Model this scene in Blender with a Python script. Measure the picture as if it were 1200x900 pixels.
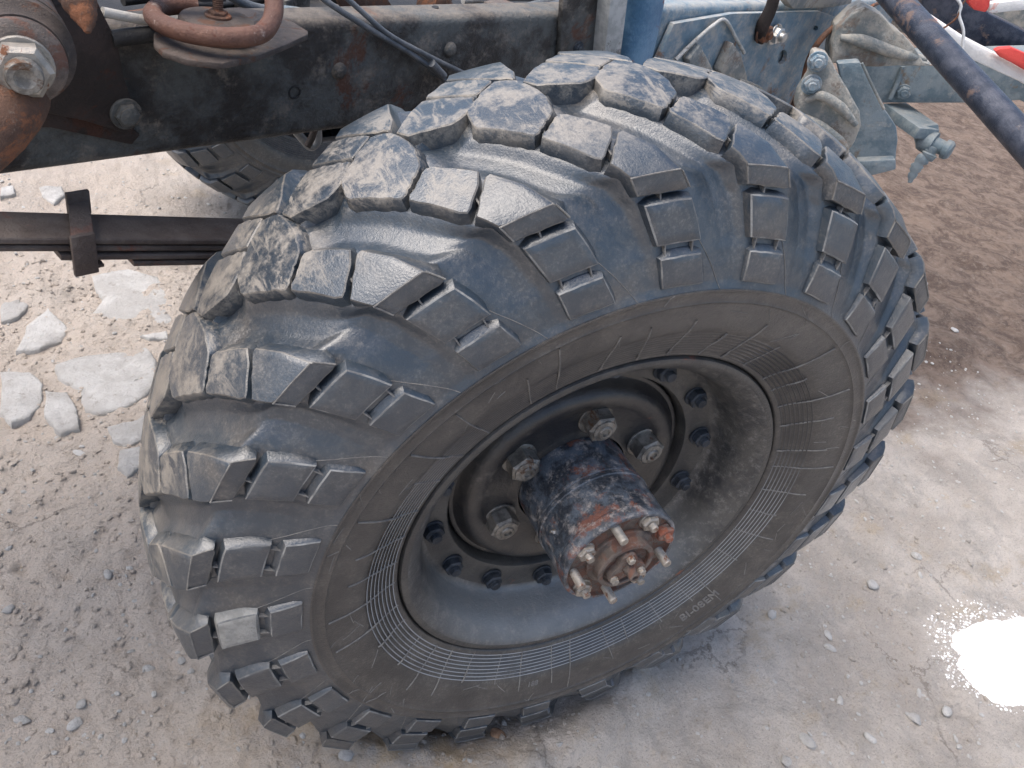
import bpy, bmesh, math, random
import numpy as np
from mathutils import Vector, Matrix
from mathutils.geometry import tessellate_polygon
random.seed(7)
PI = math.pi
for o in list(bpy.data.objects): bpy.data.objects.remove(o)
S = bpy.context.scene
C = S.collection
R = math.radians
# ------------------------------------------------------------------ camera
HUBZ = 0.62                                    # wheel centre above the ground
M = np.array([[0.8943940119529191, -0.39432170646695114, 0.21111547359621285],
              [-0.09596146389563026, -0.6301754131011075, -0.7705000624074319],
              [0.43686468022692027, 0.6688716921292456, -0.6014648041559792]])
CAM = np.array([-0.6590546833646389, -0.8258392465803568, 0.9071109507849429 + HUBZ])
FOC = 970.0
cd = bpy.data.cameras.new('camera'); cam = bpy.data.objects.new('camera', cd); C.objects.link(cam)
mw = Matrix(((M[0][0], -M[1][0], -M[2][0], CAM[0]), (M[0][1], -M[1][1], -M[2][1], CAM[1]),
             (M[0][2], -M[1][2], -M[2][2], CAM[2]), (0, 0, 0, 1)))
cam.matrix_world = mw
cd.sensor_width = 36; cd.lens = FOC / 1200 * 36; cd.clip_start = 0.02; cd.clip_end = 500
S.camera = cam
# ------------------------------------------------------------------ light
w = bpy.data.worlds.new('World'); S.world = w; w.use_nodes = True
nt = w.node_tree; bg = nt.nodes['Background']
sky = nt.nodes.new('ShaderNodeTexSky'); sky.sky_type = 'NISHITA'; sky.sun_disc = False
SUN_EL, SUN_AZ = 66, -75                       # azimuth measured from +Y towards +X
sky.sun_elevation = R(SUN_EL); sky.sun_rotation = R(SUN_AZ)
sky.air_density = 1.0; sky.dust_density = 3.5; sky.ozone_density = 1.0
nt.links.new(sky.outputs[0], bg.inputs[0]); bg.inputs[1].default_value = 0.12
sl = bpy.data.lights.new('sun', 'SUN'); sl.energy = 1.5; sl.angle = R(48); sl.color = (1.0, 0.94, 0.86)
so = bpy.data.objects.new('sun', sl); C.objects.link(so)
sd = Vector((math.sin(R(SUN_AZ)) * math.cos(R(SUN_EL)), math.cos(R(SUN_AZ)) * math.cos(R(SUN_EL)), math.sin(R(SUN_EL))))
so.rotation_euler = sd.to_track_quat('Z', 'Y').to_euler()
S.view_settings.view_transform = 'Standard'; S.view_settings.look = 'None'
S.view_settings.exposure = 1.2; S.view_settings.gamma = 1
S.render.engine = 'CYCLES'

# ------------------------------------------------------------------ pixel -> point on a real plane of the place
VX, VY = 0.936, 0.352                          # the truck's length direction; its wheel is steered against it
VD = np.array([VX, VY, 0]); LD = np.array([-VY, VX, 0])
def ray(x, y):
    d = np.array([(x - 600) / FOC, (y - 450) / FOC, 1.0]) @ M
    return d
def onL(x, y, l):                              # vertical plane parallel to the truck
    d = ray(x, y); t = (l - CAM @ LD) / (d @ LD); return CAM + t * d
def onZ(x, y, z):
    d = ray(x, y); t = (z - CAM[2]) / d[2]; return CAM + t * d
HD = np.array([0.547, 0.837, 0])
def onH(x, y, h):                              # vertical plane square to the view's heading, h metres ahead
    d = ray(x, y); t = h / (d @ HD); return CAM + t * d
def vf(v, l, z): return VD * v + LD * l + np.array([0, 0, z])

# ------------------------------------------------------------------ node helpers
class NT:
    def __init__(s, name):
        s.m = bpy.data.materials.new(name); s.m.use_nodes = True
        s.t = s.m.node_tree; s.b = s.t.nodes['Principled BSDF']
        s.tc = s.t.nodes.new('ShaderNodeTexCoord')
        s.oi = s.t.nodes.new('ShaderNodeObjectInfo')
        add = s.t.nodes.new('ShaderNodeVectorMath'); add.operation = 'ADD'
        s.lk(s.tc.outputs['Object'], add.inputs[0])
        mu = s.t.nodes.new('ShaderNodeMath'); mu.operation = 'MULTIPLY'; mu.inputs[1].default_value = 13.7
        s.lk(s.oi.outputs['Random'], mu.inputs[0]); s.lk(mu.outputs[0], add.inputs[1])
        s.co = add.outputs[0]
    def lk(s, a, b): s.t.links.new(a, b)
    def noise(s, scale, det=6, rough=.6, stretch=None, co=None, dist=0):
        n = s.t.nodes.new('ShaderNodeTexNoise'); n.inputs['Scale'].default_value = scale
        n.inputs['Detail'].default_value = det; n.inputs['Roughness'].default_value = rough
        n.inputs['Distortion'].default_value = dist
        c = co or s.co
        if stretch:
            mp = s.t.nodes.new('ShaderNodeMapping'); mp.inputs['Scale'].default_value = stretch
            s.lk(c, mp.inputs[0]); c = mp.outputs[0]
        s.lk(c, n.inputs['Vector']); return n.outputs[0]
    def voro(s, scale, feat='F1', co=None):
        n = s.t.nodes.new('ShaderNodeTexVoronoi'); n.feature = feat; n.inputs['Scale'].default_value = scale
        s.lk(co or s.co, n.inputs['Vector']); return n.outputs['Distance']
    def ramp(s, x, a, b, lo=0.0, hi=1.0):
        n = s.t.nodes.new('ShaderNodeMapRange'); n.interpolation_type = 'SMOOTHSTEP'
        n.inputs[1].default_value = a; n.inputs[2].default_value = b; n.inputs[3].default_value = lo; n.inputs[4].default_value = hi
        s.lk(x, n.inputs[0]); return n.outputs[0]
    def math(s, op, a, b=None, c=None):
        n = s.t.nodes.new('ShaderNodeMath'); n.operation = op
        for i, v in enumerate((a, b, c)):
            if v is None: continue
            if isinstance(v, (int, float)): n.inputs[i].default_value = v
            else: s.lk(v, n.inputs[i])
        return n.outputs[0]
    def mix(s, f, a, b):
        n = s.t.nodes.new('ShaderNodeMix'); n.data_type = 'RGBA'
        if isinstance(f, (int, float)): n.inputs[0].default_value = f
        else: s.lk(f, n.inputs[0])
        for i, v in ((6, a), (7, b)):
            if isinstance(v, tuple): n.inputs[i].default_value = (*v, 1)
            else: s.lk(v, n.inputs[i])
        return n.outputs[2]
    def col(s, c):
        if isinstance(c, tuple): s.b.inputs['Base Color'].default_value = (*c, 1)
        else: s.lk(c, s.b.inputs['Base Color'])
    def rough(s, r):
        if isinstance(r, (int, float)): s.b.inputs['Roughness'].default_value = r
        else: s.lk(r, s.b.inputs['Roughness'])
    def bump(s, h, dist=.001, strength=1, nrm=None):
        n = s.t.nodes.new('ShaderNodeBump'); n.inputs['Distance'].default_value = dist; n.inputs['Strength'].default_value = strength
        s.lk(h, n.inputs['Height'])
        if nrm: s.lk(nrm, n.inputs['Normal'])
        s.lk(n.outputs[0], s.b.inputs['Normal']); return n.outputs[0]
    def mixv(s, a, b, k):
        n = s.t.nodes.new('ShaderNodeVectorMath'); n.operation = 'MULTIPLY_ADD'; n.inputs[1].default_value = (k, k, k)
        s.lk(b, n.inputs[0]); s.lk(a, n.inputs[2]); return n.outputs[0]
    def sep(s, c):
        n = s.t.nodes.new('ShaderNodeSeparateXYZ'); s.lk(c, n.inputs[0]); return n.outputs

def rubber(name, dust=1.0, base=(.030, .034, .040), spec=.62):
    n = NT(name); o = n.tc.outputs['Object']
    x, y, z = n.sep(o)
    rad = n.math('SQRT', n.math('ADD', n.math('MULTIPLY', x, x), n.math('MULTIPLY', z, z)))
    crown = n.ramp(rad, .612, .630)
    a = n.ramp(n.noise(18, 9, .78), .44, .60)                 # blotches of dust
    st = n.ramp(n.noise(34, 8, .8, (1, .3, 1), dist=.8), .50, .60)   # scuff streaks
    fine = n.ramp(n.noise(230, 4, .7), .45, .7)
    big = n.ramp(n.noise(5, 4, .6), .35, .65)
    c = n.mix(big, base, (base[0] * 1.45, base[1] * 1.4, base[2] * 1.35))
    brown = n.ramp(n.noise(9, 5, .65), .5, .75, 0, .55)
    c = n.mix(brown, c, (.062, .052, .043))
    fac = n.math('MULTIPLY', n.math('ADD', n.math('MULTIPLY', crown, .62), .09), n.math('MULTIPLY', n.math('MAXIMUM', a, st), dust))
    c = n.mix(fac, c, (.27, .24, .20))
    hair = n.ramp(n.noise(60, 3, .8, (1, .12, 1), dist=1.5), .66, .74, 0, .5)
    c = n.mix(n.math('MULTIPLY', hair, crown), c, (.34, .31, .27))
    thin = n.math('MULTIPLY', n.math('MULTIPLY', fine, a), n.math('ADD', n.math('MULTIPLY', crown, .22), .26))
    c = n.mix(thin, c, (.30, .28, .25))
    n.col(c)
    n.rough(n.math('ADD', n.math('MULTIPLY', fac, .35), n.math('ADD', n.math('MULTIPLY', fine, .12), .30)))
    n.b.inputs['Specular IOR Level'].default_value = spec
    h = n.math('ADD', n.math('MULTIPLY', n.noise(420, 4, .6), .35), n.math('MULTIPLY', n.noise(60, 7, .7), .6))
    n.bump(h, .0022, .7)
    return n.m
def paint(name, c1, c2, rust=.3, rustcol=(.16, .055, .03), dustcol=(.42, .38, .33), dust=.3, rg=.5, sc=14, metal=0, grain=.002, top=0.0, spec=.5):
    n = NT(name)
    c = n.mix(n.ramp(n.noise(sc, 8, .7), .42, .6), c1, c2)
    rm = n.ramp(n.noise(sc * .6, 9, .75, dist=.4), .62 - rust * .3, .68 - rust * .25)
    if rust > 0: c = n.mix(rm, c, n.mix(n.noise(sc * 5, 5, .7), rustcol, tuple(v * 1.9 for v in rustcol)))
    d = n.ramp(n.noise(sc * 1.7, 8, .8), .68 - dust * .35, .78 - dust * .2, 0, .85)
    if top:                                                    # dust settles on faces that look up
        g = n.t.nodes.new('ShaderNodeNewGeometry'); nz = n.sep(g.outputs['Normal'])[2]
        up = n.ramp(nz, .35, .9, 0, top)
        d = n.math('MAXIMUM', d, n.math('MULTIPLY', up, n.ramp(n.noise(sc * 2.2, 7, .75), .3, .62)))
    c = n.mix(d, c, dustcol); n.col(c)
    n.rough(n.math('ADD', n.math('MULTIPLY', n.math('MAXIMUM', d, rm if rust > 0 else 0.0), .4), rg))
    n.b.inputs['Metallic'].default_value = metal; n.b.inputs['Specular IOR Level'].default_value = spec
    n.bump(n.math('ADD', n.noise(sc * 12, 7, .75), n.math('MULTIPLY', n.noise(sc * 1.5, 6, .7), 1.2)), grain, .8)
    return n.m

MAT = {}
MAT['rubber'] = rubber('tyre_rubber', 1.0, (.018, .028, .040), 1.0)
MAT['rubber_edge'] = rubber('tyre_rubber_worn_edge', 1.2, (.085, .085, .083))
MAT['lug_outline'] = paint('tyre_lug_outline', (.11, .112, .113), (.25, .25, .24), 0, dust=.25, dustcol=(.26, .25, .235), rg=.5, sc=22, grain=.001)
MAT['side'] = rubber('tyre_sidewall_rubber', .8, (.032, .031, .031), .7)
MAT['flash'] = paint('tyre_flash', (.15, .145, .14), (.24, .23, .21), 0, dust=.2, rg=.6, sc=60)
MAT['rim'] = paint('rim_paint', (.036, .036, .036), (.070, .066, .060), .05, dust=.16, dustcol=(.20, .19, .17), rg=.36, sc=12, grain=.0016, spec=.6)
n = NT('rim_paint_dusty'); nn = n.noise(5, 5, .55); g_ = n.t.nodes.new('ShaderNodeNewGeometry'); nz_ = n.sep(g_.outputs['Normal'])[2]
c = n.mix(n.ramp(n.noise(14, 8, .7), .42, .6), (.036, .037, .039), (.070, .067, .062))
c = n.mix(n.math('MULTIPLY', n.ramp(nz_, .2, .8, 0, .75), n.ramp(nn, .30, .60, .25, 1)), c, (.20, .215, .225))
c = n.mix(n.ramp(n.noise(45, 8, .85), .48, .66, 0, .5), c, (.27, .255, .235)); n.col(c)
n.rough(.34); n.b.inputs['Specular IOR Level'].default_value = .7; n.bump(n.math('ADD', n.noise(160, 7, .75), n.noise(20, 6, .7)), .0016, .8); MAT['rimdust'] = n.m
MAT['disc'] = paint('disc_black_paint', (.018, .018, .020), (.042, .038, .034), .05, dust=.34, dustcol=(.15, .13, .11), rg=.30, sc=9, grain=.0012, spec=.6)
MAT['nut'] = paint('nut_steel', (.14, .13, .115), (.28, .26, .23), .25, (.09, .05, .03), dust=.25, dustcol=(.36, .34, .30), rg=.36, sc=45, metal=.45, grain=.001)
MAT['boltdark'] = paint('bolt_dark', (.025, .032, .042), (.06, .07, .085), .0, dust=.1, dustcol=(.2, .2, .2), rg=.35, sc=40, metal=.3)
MAT['cap'] = paint('cap_blue_rust', (.024, .030, .040), (.090, .112, .140), .30, (.11, .040, .026), dust=.55, dustcol=(.40, .36, .33), rg=.30, sc=26, grain=.0016, spec=.7)
MAT['capface'] = paint('cap_face_grease', (.085, .068, .058), (.16, .125, .105), .5, (.10, .05, .035), dust=.25, dustcol=(.25, .22, .18), rg=.42, sc=40)
MAT['stud'] = paint('stud_steel', (.30, .28, .25), (.42, .38, .33), .25, (.15, .07, .04), dust=.2, dustcol=(.45, .42, .38), rg=.38, sc=60, metal=.6, grain=.0008)
MAT['rednut'] = paint('nut_red_rust', (.24, .16, .13), (.32, .24, .20), .5, (.22, .08, .05), dust=.2, rg=.45, sc=60, metal=.3)
MAT['seat'] = paint('seat_plate_grime', (.055, .042, .036), (.095, .072, .06), .3, (.08, .04, .025), dust=.35, dustcol=(.2, .17, .14), rg=.65, sc=40, grain=.003)
MAT['rust'] = paint('brown_rust', (.09, .045, .028), (.14, .07, .042), .4, (.17, .07, .035), dust=.3, dustcol=(.30, .23, .18), rg=.7, sc=30, grain=.003)
MAT['spring_rust'] = paint('spring_rust', (.10, .045, .030), (.15, .070, .045), .3, (.08, .03, .02), dust=.32, dustcol=(.52, .42, .36), rg=.6, sc=20, grain=.002)
MAT['darkplate'] = paint('dark_brown_plate', (.018, .012, .010), (.035, .022, .018), .3, (.04, .018, .012), dust=.05, dustcol=(.10, .08, .07), rg=.7, sc=14)
MAT['frame'] = paint('frame_grimy_black', (.024, .020, .018), (.088, .092, .088), .12, (.075, .035, .022), dust=.5, dustcol=(.25, .21, .17), rg=.5, sc=9, grain=.004, top=.6)
MAT['frame_blue'] = paint('frame_faded_blue', (.11, .19, .25), (.19, .27, .325), .18, (.15, .10, .075), dust=.72, dustcol=(.40, .385, .355), rg=.5, sc=13, grain=.003, top=.85)
MAT['blue'] = paint('post_blue', (.075, .17, .28), (.14, .26, .38), .06, dust=.18, dustcol=(.45, .46, .45), rg=.4, sc=12)
MAT['whitish'] = paint('chipped_white', (.34, .34, .32), (.50, .49, .46), .25, (.12, .11, .10), dust=.4, dustcol=(.5, .48, .44), rg=.7, sc=25)
MAT['cast'] = paint('cast_beige', (.17, .19, .19), (.36, .335, .29), .28, (.14, .115, .095), dust=.5, dustcol=(.48, .45, .40), rg=.72, sc=14, grain=.004)
MAT['greyblue'] = paint('grey_blue_paint', (.10, .145, .175), (.19, .23, .25), .12, (.12, .10, .08), dust=.35, dustcol=(.34, .33, .30), rg=.5, sc=12, grain=.0025, top=.5)
MAT['pipe'] = paint('pipe_dark_steel', (.022, .028, .045), (.06, .065, .085), .22, (.10, .07, .06), dust=.18, dustcol=(.26, .24, .22), rg=.28, sc=26, metal=.25, grain=.0015)
MAT['red'] = paint('faded_red', (.50, .035, .03), (.60, .06, .045), .05, dust=.18, dustcol=(.62, .45, .42), rg=.45, sc=16)
MAT['white'] = paint('old_white', (.66, .65, .63), (.78, .77, .74), .12, (.45, .22, .18), dust=.25, dustcol=(.5, .46, .42), rg=.5, sc=10)
MAT['spring'] = paint('leaf_spring_dark', (.085, .062, .052), (.14, .112, .096), .18, (.13, .062, .045), dust=.25, dustcol=(.19, .16, .14), rg=.62, sc=16, grain=.0035, top=.55)
MAT['cable'] = paint('cable_grey', (.10, .11, .12), (.17, .175, .18), 0, dust=.2, rg=.45, sc=30)
MAT['black'] = paint('black_grime', (.012, .012, .013), (.03, .028, .026), 0, dust=.08, dustcol=(.12, .11, .10), rg=.6, sc=20)
MAT['alloy'] = paint('weathered_alloy', (.34, .32, .29), (.45, .43, .39), .2, (.20, .15, .11), dust=.4, rg=.6, sc=18)
MAT['nickel'] = paint('bright_steel', (.48, .47, .45), (.62, .61, .58), .12, (.2, .15, .1), dust=.1, rg=.28, sc=40, metal=.7, grain=.0006)

# ------------------------------------------------------------------ object helpers
def tag(o, label=None, cat=None, group=None, kind=None):
    if label: o['label'] = label
    if cat: o['category'] = cat
    if group: o['group'] = group
    if kind: o['kind'] = kind
    return o
def empty(name, loc, rot=(0, 0, 0)):
    o = bpy.data.objects.new(name, None); C.objects.link(o); o.location = [float(v) for v in loc]; o.rotation_euler = rot
    o.empty_display_size = .05
    return o
def finish(me, mats, smooth=35):
    for m in (mats if isinstance(mats, (list, tuple)) else [mats]): me.materials.append(MAT[m])
    if smooth:
        me.polygons.foreach_set('use_smooth', [True] * len(me.polygons))
        me.set_sharp_from_angle(angle=R(smooth))
    me.update(); return me
def link(name, me, parent=None, world=True):
    o = bpy.data.objects.new(name, me); C.objects.link(o)
    if parent is not None:
        o.parent = parent
        if world:                                              # mesh was given in world coordinates
            pm = Matrix.Translation(parent.location) @ parent.rotation_euler.to_matrix().to_4x4()
            gp = parent.parent
            while gp is not None:
                pm = (Matrix.Translation(gp.location) @ gp.rotation_euler.to_matrix().to_4x4()) @ pm; gp = gp.parent
            me.transform(pm.inverted())
    return o
def mesh_np(name, verts, faces, mats, smooth=35, matidx=None):
    me = bpy.data.meshes.new(name); me.from_pydata([tuple(map(float, v)) for v in verts], [], [tuple(map(int, f)) for f in faces])
    if matidx is not None: me.polygons.foreach_set('material_index', matidx)
    return finish(me, mats, smooth)
def frame_from(z):
    z = Vector(z).normalized(); q = z.to_track_quat('Z', 'Y'); return q.to_matrix()
def bevel(bm, off, seg=2, ang=25):
    ed = [e for e in bm.edges if len(e.link_faces) == 2 and e.calc_face_angle(0) > R(ang)]
    if ed and off > 0: bmesh.ops.bevel(bm, geom=ed, offset=off, segments=seg, profile=.5, affect='EDGES', clamp_overlap=True)
def bm_obj(name, bm, mats, parent, smooth=35):
    bmesh.ops.recalc_face_normals(bm, faces=bm.faces)
    me = bpy.data.meshes.new(name); bm.to_mesh(me); bm.free(); finish(me, mats, smooth); return link(name, me, parent)
def roughen(bm, amp, sc, seed=0):
    from mathutils import noise
    for v in bm.verts: v.co += noise.noise_vector(v.co * sc + Vector((seed, seed, seed))) * amp
# extruded outline; pts are 3D (world) on one plane, thick along direction n (away)
def slab(name, pts, n, thick, mat, parent, holes=(), bev=.003, amp=0, sub=0):
    n = Vector([float(v) for v in n]); pts = [Vector([float(c) for c in p]) for p in pts]; holes = [[Vector([float(c) for c in p]) for p in h] for h in holes]
    bm = bmesh.new(); loops = [pts] + holes
    allp = [p for l in loops for p in l]; tris = tessellate_polygon(loops)
    f = [bm.verts.new(p) for p in allp]; b = [bm.verts.new(p + n * thick) for p in allp]
    for t in tris:
        try: bm.faces.new([f[i] for i in t]); bm.faces.new([b[i] for i in reversed(t)])
        except ValueError: pass
    k = 0
    for l in loops:
        m = len(l)
        for i in range(m):
            try: bm.faces.new((f[k + i], f[k + (i + 1) % m], b[k + (i + 1) % m], b[k + i]))
            except ValueError: pass
        k += m
    bmesh.ops.recalc_face_normals(bm, faces=bm.faces)
    if not holes:
        bmesh.ops.dissolve_limit(bm, angle_limit=R(1), verts=bm.verts, edges=bm.edges)
    bevel(bm, bev, 2, 40)
    if sub:
        bmesh.ops.triangulate(bm, faces=bm.faces)
        for _ in range(sub): bmesh.ops.subdivide_edges(bm, edges=[e for e in bm.edges if e.calc_length() > .02], cuts=1)
    if amp: roughen(bm, amp, 14, len(name))
    return bm_obj(name, bm, mat, parent)
def box(name, p0, ax, size, mat, parent, bev=.003, amp=0):   # centre p0, 3 axis columns, size
    bm = bmesh.new(); bmesh.ops.create_cube(bm, size=1)
    A = Matrix([[float(ax[j][i]) * float(size[j]) for j in range(3)] for i in range(3)])
    for v in bm.verts: v.co = A @ v.co + Vector([float(c) for c in p0])
    bevel(bm, bev, 2)
    if amp:
        for _ in range(3): bmesh.ops.subdivide_edges(bm, edges=[e for e in bm.edges if e.calc_length() > .03], cuts=1)
        roughen(bm, amp, 12, len(name))
    return bm_obj(name, bm, mat, parent)
VAX = (VD, LD, np.array([0, 0, 1.0]))
def catmull(pts, n=8):
    P = [np.array(p, float) for p in pts]; P = [2 * P[0] - P[1]] + P + [2 * P[-1] - P[-2]]; out = []
    for i in range(1, len(P) - 2):
        for k in range(n):
            t = k / n; a, b, c, d = P[i - 1:i + 3]
            out.append(.5 * ((2 * b) + (c - a) * t + (2 * a - 5 * b + 4 * c - d) * t * t + (3 * b - 3 * c + d - a) * t ** 3))
    out.append(P[-2]); return out
def tube(name, pts, r, mat, parent, seg=12, n=8, cap=True, flat=1.0, amp=0):
    P = catmull(pts, n) if n > 1 else [np.array(p, float) for p in pts]
    rs = r if isinstance(r, (list, tuple)) else None
    vs, fs = [], []; up = np.array([0.03, 0.02, 1.0]); prev = None
    for i, p in enumerate(P):
        t = P[min(i + 1, len(P) - 1)] - P[max(i - 1, 0)]; t /= np.linalg.norm(t) + 1e-12
        a = np.cross(t, up if prev is None else prev); 
        if prev is not None: a = np.cross(np.cross(t, prev) * -1, t) * -1; a = prev - t * (prev @ t)
        a /= np.linalg.norm(a) + 1e-12; prev = a; b = np.cross(t, a)
        rr = np.interp(i / (len(P) - 1), np.linspace(0, 1, len(rs)), rs) if rs else r
        if amp: rr *= 1 + amp * math.sin(i * 2.1) * math.cos(i * .73)
        for k in range(seg):
            q = 2 * PI * k / seg; vs.append(p + rr * (math.cos(q) * a + flat * math.sin(q) * b))
    for i in range(len(P) - 1):
        for k in range(seg):
            k2 = (k + 1) % seg; fs.append((i * seg + k, i * seg + k2, (i + 1) * seg + k2, (i + 1) * seg + k))
    if cap: fs.append(tuple(range(seg))[::-1]); fs.append(tuple((len(P) - 1) * seg + k for k in range(seg)))
    me = bpy.data.meshes.new(name); me.from_pydata([tuple(map(float, v)) for v in vs], [], fs)
    return link(name, finish(me, mat, 40), parent)
def lathe_me(name, prof, seg, mats, smooth=35, matfn=None):   # profile (radius, height) about +Z
    n = len(prof); vs = []; fs = []; mi = []
    for k in range(seg):
        c, s_ = math.cos(2 * PI * k / seg), math.sin(2 * PI * k / seg)
        for (r, h) in prof: vs.append((r * c, r * s_, h))
    for k in range(seg):
        k2 = (k + 1) % seg
        for i in range(n - 1):
            fs.append((k * n + i, k2 * n + i, k2 * n + i + 1, k * n + i + 1)); mi.append(matfn(i) if matfn else 0)
    me = bpy.data.meshes.new(name); me.from_pydata(vs, [], fs); me.polygons.foreach_set('material_index', mi)
    bm = bmesh.new(); bm.from_mesh(me); bmesh.ops.remove_doubles(bm, verts=bm.verts, dist=1e-6)
    bmesh.ops.recalc_face_normals(bm, faces=bm.faces); bm.to_mesh(me); bm.free()
    return finish(me, mats, smooth)
def hexa(bm, r, h0, h1, ch=.0025, n=6, ph=0):                 # chamfered hex prism along +Z
    rings = [(r - ch * .3, h0), (r, h0 + ch * .4), (r, h1 - ch), (r - ch * 1.3, h1)]
    V = [[bm.verts.new((rr * math.cos(ph + 2 * PI * k / n), rr * math.sin(ph + 2 * PI * k / n), h)) for k in range(n)] for rr, h in rings]
    for a, b in zip(V, V[1:]):
        for k in range(n): bm.faces.new((a[k], a[(k + 1) % n], b[(k + 1) % n], b[k]))
    bm.faces.new(V[-1]); bm.faces.new(V[0][::-1])
def disk(bm, prof, n=20):
    V = [[bm.verts.new((rr * math.cos(2 * PI * k / n), rr * math.sin(2 * PI * k / n), h)) for k in range(n)] for rr, h in prof]
    for a, b in zip(V, V[1:]):
        for k in range(n): bm.faces.new((a[k], a[(k + 1) % n], b[(k + 1) % n], b[k]))
    bm.faces.new(V[-1]); bm.faces.new(V[0][::-1])
def nut_mesh(name, r, h, stud_r, stud_h, mats, washer=0, dome=0, hollow=0, only_stud=False, thread=True):
    bm = bmesh.new()
    if washer: disk(bm, [(washer, 0), (washer, .0025), (washer - .001, .0035)], 24)
    if not only_stud: hexa(bm, r, .003 if washer else 0, h, r * .14)
    if dome: disk(bm, [(r * .78, h - .002), (r * .74, h + dome * .5), (r * .55, h + dome)], 18)
    if stud_r:
        z = h if not only_stud else 0.0; pr = [(stud_r, z - .003)]
        zz = z - .002
        while thread and zz < stud_h - .003:
            pr += [(stud_r, zz), (stud_r * .90, zz + .0012)]; zz += .0024
        pr += [(stud_r, stud_h - .0022), (stud_r * .86, stud_h)]
        if hollow: pr += [(stud_r * .55, stud_h), (stud_r * .5, stud_h - hollow)]
        disk(bm, pr, 16)
    bmesh.ops.recalc_face_normals(bm, faces=bm.faces)
    me = bpy.data.meshes.new(name); bm.to_mesh(me); bm.free(); return finish(me, mats, 30)
def place(name, me, pos, axis, parent, spin=0, local=True):    # put a +Z mesh at pos pointing along axis, parent space
    o = bpy.data.objects.new(name, me); C.objects.link(o); o.parent = parent
    q = Vector([float(v) for v in axis]).normalized().to_track_quat('Z', 'Y').to_matrix() @ Matrix.Rotation(spin, 3, 'Z')
    o.location = [float(v) for v in pos]; o.rotation_euler = q.to_euler(); return o

# ------------------------------------------------------------------ smooth value noise (numpy)
_rs = np.random.RandomState(3); _tab = _rs.rand(256, 256)
def vnoise(x, y):
    xi = np.floor(x).astype(int); yi = np.floor(y).astype(int); fx = x - xi; fy = y - yi
    fx = fx * fx * (3 - 2 * fx); fy = fy * fy * (3 - 2 * fy)
    g = lambda a, b: _tab[a & 255, b & 255]
    return (g(xi, yi) * (1 - fx) + g(xi + 1, yi) * fx) * (1 - fy) + (g(xi, yi + 1) * (1 - fx) + g(xi + 1, yi + 1) * fx) * fy
def fbm(x, y, f, o=4, g=.5, ridge=False):
    s = 0; a = 1; t = 0
    for k in range(o):
        n = vnoise(x * f + 17.3 * k, y * f + 9.1 * k)
        if ridge: n = 1 - abs(2 * n - 1)
        s = s + a * n; t += a; a *= g; f *= 2.07
        x, y = x * .8 - y * .6, x * .6 + y * .8
    return s / t
# stone slabs let into the dirt: outline pixels -> ground plane
def gz(x, y): return onZ(x, y, 0.0)[:2]
SLABS = [[(107, 318), (150, 312), (184, 322), (200, 345), (202, 374), (180, 383), (140, 384), (108, 360), (120, 345), (112, 335)],
         [(64, 425), (100, 413), (150, 408), (172, 402), (183, 420), (182, 445), (170, 462), (148, 475), (118, 482), (100, 478), (92, 455), (70, 440)],
         [(17, 404), (30, 375), (55, 354), (66, 365), (80, 378), (70, 392), (45, 402)],
         [(0, 352), (22, 346), (34, 352), (20, 366), (0, 371)],
         [(0, 430), (35, 432), (50, 445), (48, 470), (34, 486), (12, 492), (0, 480)],
         [(52, 452), (78, 455), (90, 476), (92, 500), (70, 505), (52, 485)],
         [(125, 498), (160, 490), (176, 478), (182, 490), (170, 512), (150, 522), (134, 516)],
         [(45, 214), (72, 212), (76, 222), (62, 233), (50, 226)],
         [(0, 216), (14, 214), (18, 224), (0, 228)],
         [(165, 393), (196, 387), (197, 396), (175, 397)],
         [(140, 528), (165, 522), (168, 545), (150, 560), (138, 548)]]
def inpoly(X, Y, poly):
    ins = np.zeros(X.shape, bool); n = len(poly)
    for i in range(n):
        (x1, y1), (x2, y2) = poly[i], poly[(i + 1) % n]
        c = ((y1 > Y) != (y2 > Y)) & (X < (x2 - x1) * (Y - y1) / (y2 - y1 + 1e-12) + x1); ins ^= c
    return ins
def smooth(a, b, x): t = np.clip((x - a) / (b - a), 0, 1); return t * t * (3 - 2 * t)
def ground_z(x, y):
    z = (fbm(x, y, 1.1, 3) - .5) * .05 + (fbm(x + 5, y, 5.5, 4, .55) - .5) * .030
    left = smooth(.35, -.25, x)                              # looser soil on the near left
    z += (fbm(x, y + 3, 22, 4, .6) - .5) * (.012 + .010 * left)
    z += (fbm(x + 2, y, 95, 3, .65) - .5) * (.0055 + .0025 * left)
    cr = fbm(x + 8, y + 4, 2.6, 3, .5, True); z -= smooth(.90, .965, cr) * .010
    far = smooth(1.3, 2.0, x) * smooth(.2, .8, y)
    z += far * ((fbm(x * .8 + y * .6, y * .8 - x * .6, 4, 5, .68) - .5) * .045)
    # dirt squeezed up round the tyre's foot
    u, v = x / .30, (y + .02) / .21; d = np.sqrt(u * u + v * v)
    z += .038 * np.exp(-((d - 1.05) / .30) ** 2) * (.5 + fbm(x, y, 16, 3)) 
    z -= .02 * np.exp(-(d / .8) ** 4)
    return z

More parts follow.
